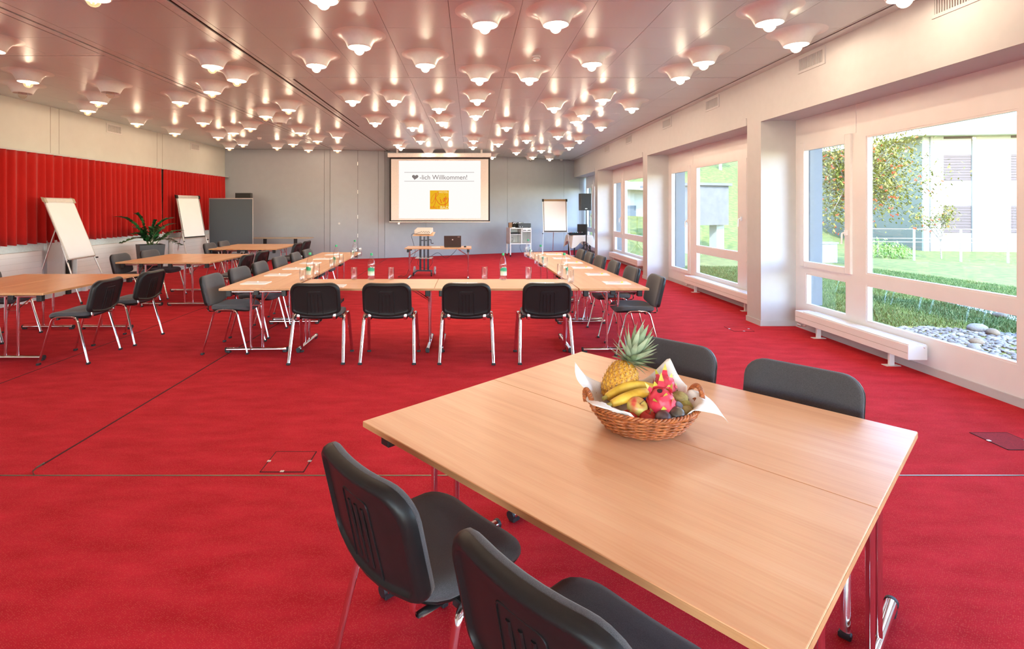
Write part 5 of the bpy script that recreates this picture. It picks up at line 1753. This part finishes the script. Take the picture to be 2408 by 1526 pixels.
# dragon fruit
def dragon(px, py, z, d, label, r, seed):
    loc = P(px, py, z)
    t = thing('dragon_fruit', label, 'dragon fruit')
    t.matrix_basis = fruit_mtx(loc, d)
    pink = speck('dragon_skin', (0.68, 0.03, 0.07), (0.80, 0.08, 0.13), 18, 0.4)
    pf = [(r * 0.96 * math.sin(PI * k / 16), -r * 1.12 * math.cos(PI * k / 16)) for k in range(17)]
    MB().lathe(pf, 24).build('skin', pink, t, 80)
    r6 = random.Random(seed)
    scm = speck('dragon_scale', (0.66, 0.30, 0.10), (0.60, 0.58, 0.08), 30, 0.4, 0.30, 0.5)
    for k in range(20):
        f = k / 19
        zc = -0.85 * r + 1.75 * r * f
        a = k * 2.4
        q = min(0.98, abs(zc) / (1.12 * r))
        rr = 0.96 * r * math.sqrt(1 - q * q)
        ln = (0.34 + 0.75 * f ** 2) * r
        w = (0.36 - 0.08 * f) * r
        flare = 0.12 + 0.55 * f ** 3
        vs_ = []
        for j in range(5):
            u = j / 4
            zz_ = zc + ln * u
            q2 = min(0.995, abs(zz_) / (1.12 * r))
            rs = 0.96 * r * math.sqrt(1 - q2 * q2) if u < 0.5 or f < 0.6 else rr * 0.9
            ro = max(rs, rr * 0.55) + 0.004 + flare * ln * u * u * 0.6
            ww = w * (1 - u ** 1.6)
            vs_ += [(ro * math.cos(a) - ww * math.sin(a) * s, ro * math.sin(a) + ww * math.cos(a) * s, zz_) for s in (-1, 1)]
        q_ = MB().add(vs_[:6], [(j * 2, j * 2 + 1, j * 2 + 3, j * 2 + 2) for j in range(2)]).build('scale', pink, t, 70)
        MB().add(vs_[4:], [(j * 2, j * 2 + 1, j * 2 + 3, j * 2 + 2) for j in range(2)]).build('scale_tip', scm, q_, 70)
    MB().lathe([(0.0, r * 1.06), (0.17 * r, r * 1.10), (0.19 * r, r * 1.17), (0.12 * r, r * 1.19), (0.0, r * 1.12)], 14).build('flower_scar', pm('scar_dark', (0.05, 0.03, 0.025), 0.8), t, 60)
dragon(1556, 948, 0.856, (-0.25, -0.35, 0.9), 'bright pink dragon fruit with green scale tips at front centre of basket', 0.054, 2)
dragon(1563, 912, 0.865, (0.1, 0.4, 0.75), 'second pink dragon fruit half hidden behind the front one', 0.046, 3)

def roundfruit(name, px, py, z, d, label, r, ln, mat, end_m, cat):
    loc = P(px, py, z)
    t = thing(name, label, cat)
    t.matrix_basis = fruit_mtx(loc, d)
    MB().lathe([(r * math.sin(PI * k / 14), -ln * math.cos(PI * k / 14)) for k in range(15)], 22).build('skin', mat, t, 80)
    MB().lathe([(0.0, ln * 1.03), (r * 0.12, ln * 1.02), (r * 0.2, ln * 0.97)], 8).build('blossom_end', end_m, t, 60)
kw = speck('kiwi_skin', (0.24, 0.17, 0.06), (0.36, 0.28, 0.10), 60, 0.8)
kd = pm('kiwi_end', (0.09, 0.06, 0.03), 0.8)
roundfruit('kiwi', 1598, 937, 0.850, (0.75, -0.55, 0.1), 'large kiwi leaning against the dragon fruit, brown end toward viewer', 0.029, 0.036, kw, kd, 'kiwi')
roundfruit('kiwi', 1612, 972, 0.820, (0.6, -0.1, 0.5), 'kiwi at right front of basket beside the passion fruit', 0.027, 0.033, kw, kd, 'kiwi')
roundfruit('kiwi', 1612, 958, 0.826, (0.3, 0.6, 0.2), 'greener kiwi tucked between other kiwis and napkin', 0.028, 0.033, speck('kiwi_green', (0.30, 0.27, 0.07), (0.42, 0.36, 0.10), 60, 0.8), kd, 'kiwi')
pf_m = speck('passion_skin', (0.055, 0.028, 0.035), (0.11, 0.065, 0.065), 25, 0.35)
roundfruit('passion_fruit', 1560, 985, 0.822, (0.3, 0.2, 0.9), 'dark purple passion fruit at front rim of basket, left of two', 0.031, 0.031, pf_m, kd, 'passion fruit')
roundfruit('passion_fruit', 1592, 977, 0.826, (-0.3, 0.3, 0.9), 'dark purple passion fruit at front rim of basket, right of two', 0.033, 0.033, speck('passion_skin_b', (0.06, 0.045, 0.035), (0.13, 0.10, 0.07), 25, 0.3), kd, 'passion fruit')
pl_m = speck('plum_bloom', (0.12, 0.13, 0.17), (0.26, 0.29, 0.33), 18, 0.6)
roundfruit('plum', 1592, 961, 0.832, (0.1, 0.2, 1.0), 'blue-grey plum between dragon fruit and kiwi', 0.026, 0.029, pl_m, kd, 'plum')
roundfruit('plum', 1508, 938, 0.838, (0.1, 0.2, 1.0), 'dark plum below the bananas behind the blushed apple', 0.026, 0.029, speck('plum_dark', (0.02, 0.02, 0.05), (0.06, 0.06, 0.10), 18, 0.5), kd, 'plum')

# ------------------------------------------------------------------ outside
lawn_m = speck('lawn_grass', (0.085, 0.115, 0.018), (0.185, 0.195, 0.04), 4, 0.95, 0.36, 0.64)
def lawn_z(x, y):
    d = math.hypot(x - 5, max(0, y - 6) * 0.8)
    z = -0.10 - 0.62 * min(1.0, max(0.0, (d - 3) / 20))
    # hillside beyond the far windows
    if y > 27:
        side = 1 / (1 + math.exp((x - 0.66 * y + 1.5) / 1.6))
        z += side * min(9.0, (y - 27) * 0.30)
    return z
NX, NY = 70, 80
def lawn_fn(u, v):
    x = 4.72 + 60 * u ** 1.7
    y = -22 + 92 * v
    return (x, y, lawn_z(x, y))
struct(MB().grid(NX, NY, lawn_fn).build('lawn', lawn_m, None, 60))
path_m = pm('pale_paving', (0.62, 0.60, 0.56), 0.85)
pp = [(8.3, 7.0), (8.85, 8.76), (10.45, 13.7), (11.5, 16.8), (12.0, 19.0)]
b = MB()
vs_ = []
for i in range(33):
    t = i / 32 * 4; j = min(3, int(t)); f = t - j
    x = pp[j][0] * (1 - f) + pp[j + 1][0] * f; y = pp[j][1] * (1 - f) + pp[j + 1][1] * f
    vs_ += [(x + 0.28 * (k - 0.5) * 1.5, y, lawn_z(x, y) + 0.012 + 0.02 * (0.5 - abs(k - 0.5))) for k in (0, 1)]
b.add(vs_, [(2 * i, 2 * i + 1, 2 * i + 3, 2 * i + 2) for i in range(32)])
struct(b.build('garden_path', path_m))
# real grass blades in the strip seen through the nearest windows
nb = 150000
gx = 4.85 + 8.5 * rng.random(nb) ** 1.9
gy = 3.2 + 14.0 * rng.random(nb)
grav = (gx > 4.9 + 0.15 * np.sin(gy * 3)) & (gy < 8.2 - 0.0 * gx) & ((gx - 4.9) * 1.0 + (8.15 - gy) * -0.12 < 3.9) & (gy < 7.35 + 0.25 * np.sin(gx * 2.2))
keep = ~grav & (gx < 1.07 * gy + 0.4)
gx, gy = gx[keep], gy[keep]
nb = len(gx)
gz = np.array([lawn_z(a, c) for a, c in zip(gx, gy)])
hgt = 0.03 + 0.045 * rng.random(nb)
th = rng.random(nb) * 2 * PI
w = 0.004 + 0.004 * rng.random(nb)
lean = 0.025 * rng.standard_normal((nb, 2))
V0 = np.stack([gx - w * np.cos(th), gy - w * np.sin(th), gz], 1)
V1 = np.stack([gx + w * np.cos(th), gy + w * np.sin(th), gz], 1)
V2 = np.stack([gx + lean[:, 0], gy + lean[:, 1], gz + hgt], 1)
vv = np.stack([V0, V1, V2], 1).reshape(-1, 3)
me = bpy.data.meshes.new('grass_blades')
me.vertices.add(len(vv)); me.vertices.foreach_set('co', vv.ravel())
me.loops.add(nb * 3); me.loops.foreach_set('vertex_index', np.arange(nb * 3))
me.polygons.add(nb); me.polygons.foreach_set('loop_start', np.arange(0, nb * 3, 3)); me.polygons.foreach_set('loop_total', np.full(nb, 3))
me.update(); me.validate()
tag(obj('grass_blades', me, speck('grass_blade', (0.03, 0.075, 0.014), (0.085, 0.145, 0.032), 6, 0.8, 0.3, 0.7)), 'short green grass of the lawn outside the windows', 'grass', kind='stuff')
# pebbles
ico = bmesh.new(); bmesh.ops.create_icosphere(ico, subdivisions=1, radius=1)
iv = np.array([v.co[:] for v in ico.verts]); ico.verts.index_update(); itf = [[v.index for v in f.verts] for f in ico.faces]; ico.free()
pbm = pm('river_pebbles', (0.14, 0.145, 0.15), 0.75, nscale=7, namt=0.75)
b = MB()
rs = random.Random(9)
for k in range(6500):
    x = 4.85 + 3.6 * rs.random() ** 1.1
    y = 3.6 + 4.2 * rs.random()
    if y > 7.3 + 0.25 * math.sin(x * 2.2) or x > 1.12 * y + 0.3:
        continue
    s = rs.uniform(0.018, 0.036)
    mt = Matrix.Translation((x, y, lawn_z(x, y) + s * 0.35)) @ Matrix.Rotation(rs.uniform(0, 6.3), 4, 'Z') @ Matrix.Diagonal((s * rs.uniform(0.9, 1.6), s, s * 0.6, 1))
    b.add([Vector(v) for v in iv], itf, mt)
tag(b.build('pebble_bed', pbm, None, 50), 'bed of grey river pebbles outside the nearest window', 'pebbles', kind='stuff')
for k, (px, py, s, lab) in enumerate(((2297, 777, 0.13, 'largest grey boulder at the lawn edge of the pebble bed'), (2335, 785, 0.10, 'flat brownish stone beside the largest boulder'),
                                      (2296, 806, 0.09, 'brown rounded stone below the largest boulder'), (2290, 819, 0.09, 'grey oval stone nearest the window at pebble edge'), (2352, 739, 0.09, 'brown stone far back in the pebble bed'))):
    p = P(px, py, -0.08)
    q = MB().add([Vector(v) * (1 + 0.14 * math.sin(9 * v[0] + k) * math.cos(7 * v[1])) for v in iv], itf)
    st_ = q.build('boulder', pm('boulder_%s' % ('grey' if k in (0, 3) else 'brown'), (0.15, 0.16, 0.17) if k in (0, 3) else (0.15, 0.125, 0.095), 0.8, nscale=12, namt=0.3), None, 80, loc=(p.x, p.y, lawn_z(p.x, p.y) + s * 0.35), rot=(0, 0, k * 1.3))
    st_.scale = (s * 1.3, s, s * 0.75)
    sb_ = st_.modifiers.new('round', 'SUBSURF'); sb_.levels = 1; sb_.render_levels = 1
    tag(st_, lab, 'stone')

# neighbouring house with shutters
hs = thing('apartment_house', 'white three-storey house with brown shutters across the lawn', 'building')
hx, hy = 24.85, 28.7
hd = Vector((1.0, -0.14, 0)).normalized(); hn = Vector((hd.y, -hd.x, 0))      # along the facade, toward the viewer
zg, ztop = -0.9, 5.55
def hp_(s, o, z):
    p_ = Vector((hx, hy, 0)) + hd * s + hn * o
    return (p_.x, p_.y, z)
def hbox(s0, s1, o0, o1, z0, z1):
    vs_ = [hp_(s, o, z) for z in (z0, z1) for (s, o) in ((s0, o1), (s1, o1), (s1, o0), (s0, o0))]
    return MB().add(vs_, [(0, 3, 2, 1), (4, 5, 6, 7), (0, 1, 5, 4), (1, 2, 6, 5), (2, 3, 7, 6), (3, 0, 4, 7)])
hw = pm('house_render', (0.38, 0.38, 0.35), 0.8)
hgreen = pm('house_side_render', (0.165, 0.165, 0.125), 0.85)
shut = pm('brown_shutter', (0.10, 0.07, 0.066), 0.6)
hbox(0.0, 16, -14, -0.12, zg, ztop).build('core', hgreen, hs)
def sx(px):        # position along the facade from a photo column
    # solve for the facade point seen in that column
    k = (px - X0) / F
    return (k * hy - hx) / (hd.x - k * hd.y)
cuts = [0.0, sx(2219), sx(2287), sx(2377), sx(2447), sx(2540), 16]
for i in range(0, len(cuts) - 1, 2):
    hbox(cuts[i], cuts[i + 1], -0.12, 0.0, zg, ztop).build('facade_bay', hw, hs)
def hz(py, px=2250):
    s = sx(px); d = hy + hd.y * s
    return H - (py - Y0) / F * d
for (a, b_) in ((cuts[1], cuts[2]), (cuts[3], cuts[4])):
    rows = [(300, 326, 1), (326, 364, 0), (364, 425, 1), (425, 484, 0), (484, 548, 1), (548, 600, 0)]
    for (ya, yb, isS) in rows:
        za, zb2 = hz(yb), hz(ya)
        if isS:
            sh_ = hbox(a + 0.02, b_ - 0.02, -0.118, -0.07, za, zb2).build('shutter', shut, hs)
            n = 10
            sl = MB()
            for k in range(n):
                z = za + (zb2 - za) * (k + 0.5) / n
                q = hbox(a + 0.04, b_ - 0.04, -0.07, -0.045, z - 0.035, z + 0.035)
                sl.add(q.v, q.f)
            sl.build('louvres', shut, sh_)
        else:
            hbox(a + 0.02, b_ - 0.02, -0.118, -0.055, za, zb2).build('parapet_panel', hw, hs)
hbox(-0.9, 17, -15, 1.0, ztop, ztop + 0.14).build('roof_slab', pm('roof_underside', (0.55, 0.53, 0.48), 0.8), hs)
hbox(-0.9, 17, 1.0, 1.04, ztop - 0.05, ztop + 0.9).build('roof_fascia', hw, hs)
q = hp_(0.35, 0.06, 0)
MB().tube([(q[0], q[1], zg), (q[0], q[1], ztop)], 0.06, 8).build('downpipe', pm('downpipe_grey', (0.35, 0.33, 0.30), 0.5), hs, 50)

# rowan trees
def rowan(loc, h, cr, label, seed, nl, nbr, cz, trunk_r=0.07, nst=2):
    r7 = random.Random(seed)
    t = thing('rowan_tree', label, 'tree', loc)
    bark = pm('rowan_bark', (0.30, 0.25, 0.20), 0.9, nscale=12, namt=0.4)
    tr_ = MB()
    for s in range(nst):
        ox = (s - (nst - 1) / 2) * 0.5
        tr_.tube([(ox * 0.4, 0, -0.1), (ox * 0.6, 0.05, h * 0.25), (ox, 0.0, h * 0.55), (ox * 1.6, 0.05, h * 0.9)], trunk_r, 7, radii=[1, 0.85, 0.6, 0.25])
    tr_.build('trunk', bark, t, 60)
    bm_ = MB(); lf = MB(); be = MB()
    clus = []
    for k in range(nbr):
        a = r7.uniform(0, 2 * PI); el = r7.uniform(-0.5, 1.0)
        rr = cr * r7.uniform(0.45, 1.0)
        tip_ = Vector((math.cos(a) * rr * math.cos(el * 0.7), math.sin(a) * rr * math.cos(el * 0.7), cz + (h - cz) * math.sin(el)))
        st0 = Vector((0, 0, h * r7.uniform(0.3, 0.7)))
        mid = st0.lerp(tip_, 0.5) + Vector((0, 0, 0.15))
        bm_.tube([st0, mid, tip_], 0.022, 5, radii=[1, 0.7, 0.3])
        clus += [(tip_, cr * 0.26), (mid, cr * 0.24)]
    bm_.build('branches', bark, t, 60)
    for k in range(nl):
        c, rad = clus[r7.randrange(len(clus))]
        p_ = c + Vector((r7.gauss(0, rad * 0.6), r7.gauss(0, rad * 0.6), r7.gauss(0, rad * 0.55)))
        s = r7.uniform(0.045, 0.085)
        mt = Matrix.Translation(p_) @ Matrix.Rotation(r7.uniform(0, 6.3), 4, 'Z') @ Matrix.Rotation(r7.uniform(-0.9, 0.9), 4, 'X')
        lf.add([mt @ Vector(v) for v in ((-0.4 * s, 0, 0), (0, -1.1 * s, 0.1 * s), (0.4 * s, 0, 0), (0, 1.1 * s, 0.1 * s))], [(0, 1, 2, 3)])
    lm = speck('rowan_leaf', (0.15, 0.17, 0.02), (0.28, 0.23, 0.04), 1.5, 0.7, 0.35, 0.65)
    tag(lf.build('foliage', lm, t), kind='stuff')
    for k in range(nl // 70):
        c, rad = clus[r7.randrange(len(clus))]
        p_ = c + Vector((r7.gauss(0, rad * 0.55), r7.gauss(0, rad * 0.55), r7.gauss(0, rad * 0.5) - 0.04))
        for j in range(4):
            q_ = p_ + Vector((r7.uniform(-0.05, 0.05), r7.uniform(-0.05, 0.05), r7.uniform(-0.03, 0.03)))
            s = 0.03
            be.add([q_ + Vector(v) * s for v in ((1, 0, 0), (-1, 0, 0), (0, 1, 0), (0, -1, 0), (0, 0, 1), (0, 0, -1))], [(0, 2, 4), (2, 1, 4), (1, 3, 4), (3, 0, 4), (2, 0, 5), (1, 2, 5), (3, 1, 5), (0, 3, 5)])
    tag(be.build('berries', pm('rowan_berry', (0.75, 0.10, 0.03), 0.4), t), kind='stuff')
rowan((13.7, 18.6, lawn_z(13.7, 18.6)), 4.9, 2.2, 'yellowing rowan tree with red berries outside the nearest window', 11, 15000, 60, 2.6)
rowan((21.6, 24.0, lawn_z(21.6, 24.0)), 2.5, 1.0, 'small rowan sapling in front of the white house', 12, 1100, 12, 1.8, 0.03, 1)
# fence, bush, wall block, shed, house and trees on the slope
fe = thing('wire_fence', 'thin white wire fence crossing the lawn before the house', 'fence')
fm_ = pm('fence_white', (0.5, 0.5, 0.48), 0.5)
for k in range(6):
    x = 17.0 + 1.9 * k * 1.0; y = 22.4 - 0.1 * k
    MB().box(x - 0.03, x + 0.03, y - 0.03, y + 0.03, lawn_z(x, y) - 0.05, lawn_z(x, y) + 1.35).build('post', fm_, fe)
for z in (0.35, 0.75, 0.20):
    MB().tube([(17.0, 22.4, z), (26.5, 21.9, z - 0.05)], 0.012, 5).build('wire', fm_, fe)
def bush(loc, r, label, n, seed, col):
    r8 = random.Random(seed)
    t = thing('bush', label, 'bush', loc)
    b = MB()
    for k in range(n):
        a = r8.uniform(0, 2 * PI); q = r8.random() ** 0.5
        p_ = Vector((math.cos(a) * r * q, math.sin(a) * r * q, r * 0.75 * r8.random() * (1.1 - q * 0.6)))
        s = r8.uniform(0.04, 0.09)
        mt = Matrix.Translation(p_) @ Matrix.Rotation(r8.uniform(0, 6.3), 4, 'Z') @ Matrix.Rotation(r8.uniform(-1.2, 1.2), 4, 'X')
        b.add([mt @ Vector(v) for v in ((-0.4 * s, 0, 0), (0, -1.1 * s, 0), (0.4 * s, 0, 0), (0, 1.1 * s, 0))], [(0, 1, 2, 3)])
    tag(b.build('foliage', speck('bush_leaf', col, tuple(min(1, c * 1.8) for c in col), 3, 0.8), t), kind='stuff')
    MB().tube([(0, 0, -0.05), (0.02, 0, r * 0.5)], 0.03, 6).build('stem', pm('rowan_bark', (0.3, 0.25, 0.2), 0.9), t, 50)
bush((18.9, 24.3, lawn_z(18.9, 24.3)), 1.25, 'round green bush in front of the grey-green house side', 1500, 31, (0.14, 0.24, 0.05))
bush((14.6, 22.5, lawn_z(14.6, 22.5)), 0.9, 'green bush behind the rowan trunk', 900, 32, (0.10, 0.20, 0.05))
wbk = thing('garden_wall_block', 'low white garden wall block beside the rowan trunk', 'wall block', (13.55, 19.9, lawn_z(13.55, 19.9)), R(8))
MB().rbox(-0.42, 0.28, -0.2, 0.2, 0.0, 0.72, 0.02, 1).build('block', hw, wbk)
MB().rbox(-0.45, 0.31, -0.23, 0.23, 0.72, 0.78, 0.01, 1).build('coping', hw, wbk)
sd = thing('concrete_shed', 'grey concrete box shed raised on white piers beyond the second window', 'shed', (11.55, 24.6, lawn_z(11.55, 24.6)), R(20))
conc = pm('shed_concrete', (0.17, 0.16, 0.155), 0.9, nscale=3, namt=0.12)
MB().prism([(-1.3, 0.0), (0.75, 0.0), (0.75, 3.6), (-1.3, 3.6)], 1.35, 3.2).build('box', conc, sd)
MB().prism([(-1.45, -0.12), (0.85, -0.12), (0.85, 3.7), (-1.45, 3.7)], 3.2, 3.32).build('roof_slab', conc, sd)
for k, x in enumerate((-1.1, 0.45)):
    MB().box(x - 0.18, x + 0.28, 0.25, 0.7, -0.3, 1.35).build('pier', hw, sd)
MB().box(-1.2, 0.2, 1.8, 2.0, -0.3, 1.35).build('rear_wall', hw, sd)
wh_ = thing('white_cottage', 'white gabled cottage with wide eave beyond the third window', 'building', (11.0, 33.0, -0.6), R(-12))
MB().prism([(-5.5, 0), (1.2, 0), (1.2, 7), (-5.5, 7)], -0.5, 3.9).build('walls', hw, wh_)
MB().add([(-6.5, -1.4, 3.7), (2.2, -1.4, 3.2), (2.2, 8, 3.2), (-6.5, 8, 3.7), (-6.5, -1.4, 3.95), (2.2, -1.4, 3.45), (2.2, 8, 3.45), (-6.5, 8, 3.95)],
         [(0, 3, 2, 1), (4, 5, 6, 7), (0, 1, 5, 4), (1, 2, 6, 5), (2, 3, 7, 6), (3, 0, 4, 7)]).build('roof', pm('roof_underside', (0.55, 0.53, 0.48), 0.8), wh_)
for x in (-3.5, -1.0):
    MB().box(x - 0.45, x + 0.45, -0.03, 0.02, 1.0, 2.4).build('window', pm('dark_pane', (0.10, 0.12, 0.14), 0.2), wh_)
for k, (x, y) in enumerate(((18.5, 44.0), (22.2, 46.5), (26.0, 45.5), (14.5, 43.0))):
    t = thing('slope_tree', 'leafy tree on the slope top, %s from the left' % ORD[(1, 2, 3, 0)[k]], 'tree', (x, y, lawn_z(x, y)), group='trees on top of the slope')
    MB().tube([(0, 0, -0.2), (0, 0, 3.0)], 0.14, 7, radii=[1, 0.5]).build('trunk', pm('pale_trunk', (0.6, 0.58, 0.54), 0.8), t, 50)
    r9 = random.Random(40 + k); b = MB()
    for j in range(700):
        a = r9.uniform(0, 6.3); q = r9.random() ** 0.5; s = r9.uniform(0.12, 0.22)
        p_ = Vector((math.cos(a) * q * 1.6, math.sin(a) * q * 1.6, 2.2 + 2.6 * r9.random() * (1.2 - 0.7 * q)))
        mt = Matrix.Translation(p_) @ Matrix.Rotation(r9.uniform(0, 6.3), 4, 'Z') @ Matrix.Rotation(r9.uniform(-1.2, 1.2), 4, 'X')
        b.add([mt @ Vector(v) for v in ((-0.5 * s, 0, 0), (0, -s, 0), (0.5 * s, 0, 0), (0, s, 0))], [(0, 1, 2, 3)])
    tag(b.build('foliage', speck('slope_leaf', (0.10, 0.20, 0.04), (0.25, 0.34, 0.08), 1.0, 0.8), t), kind='stuff')
# unseen taller wing added behind the viewer, shaped to shade the near lawn
wg = thing('lawn_shade_wing', 'unseen taller wing added behind the viewer to shade the near lawn', 'building')
MB().prism([(4.96, -9.2), (12.0, -17.2), (12.0, -26.0), (4.96, -26.0)], -0.6, 17.0).build('walls', hw, wg)
MB().prism([(4.77, -9.2), (12.1, -17.3), (12.1, -26.1), (4.77, -26.1)], 17.0, 17.2).build('roof', fin, wg)
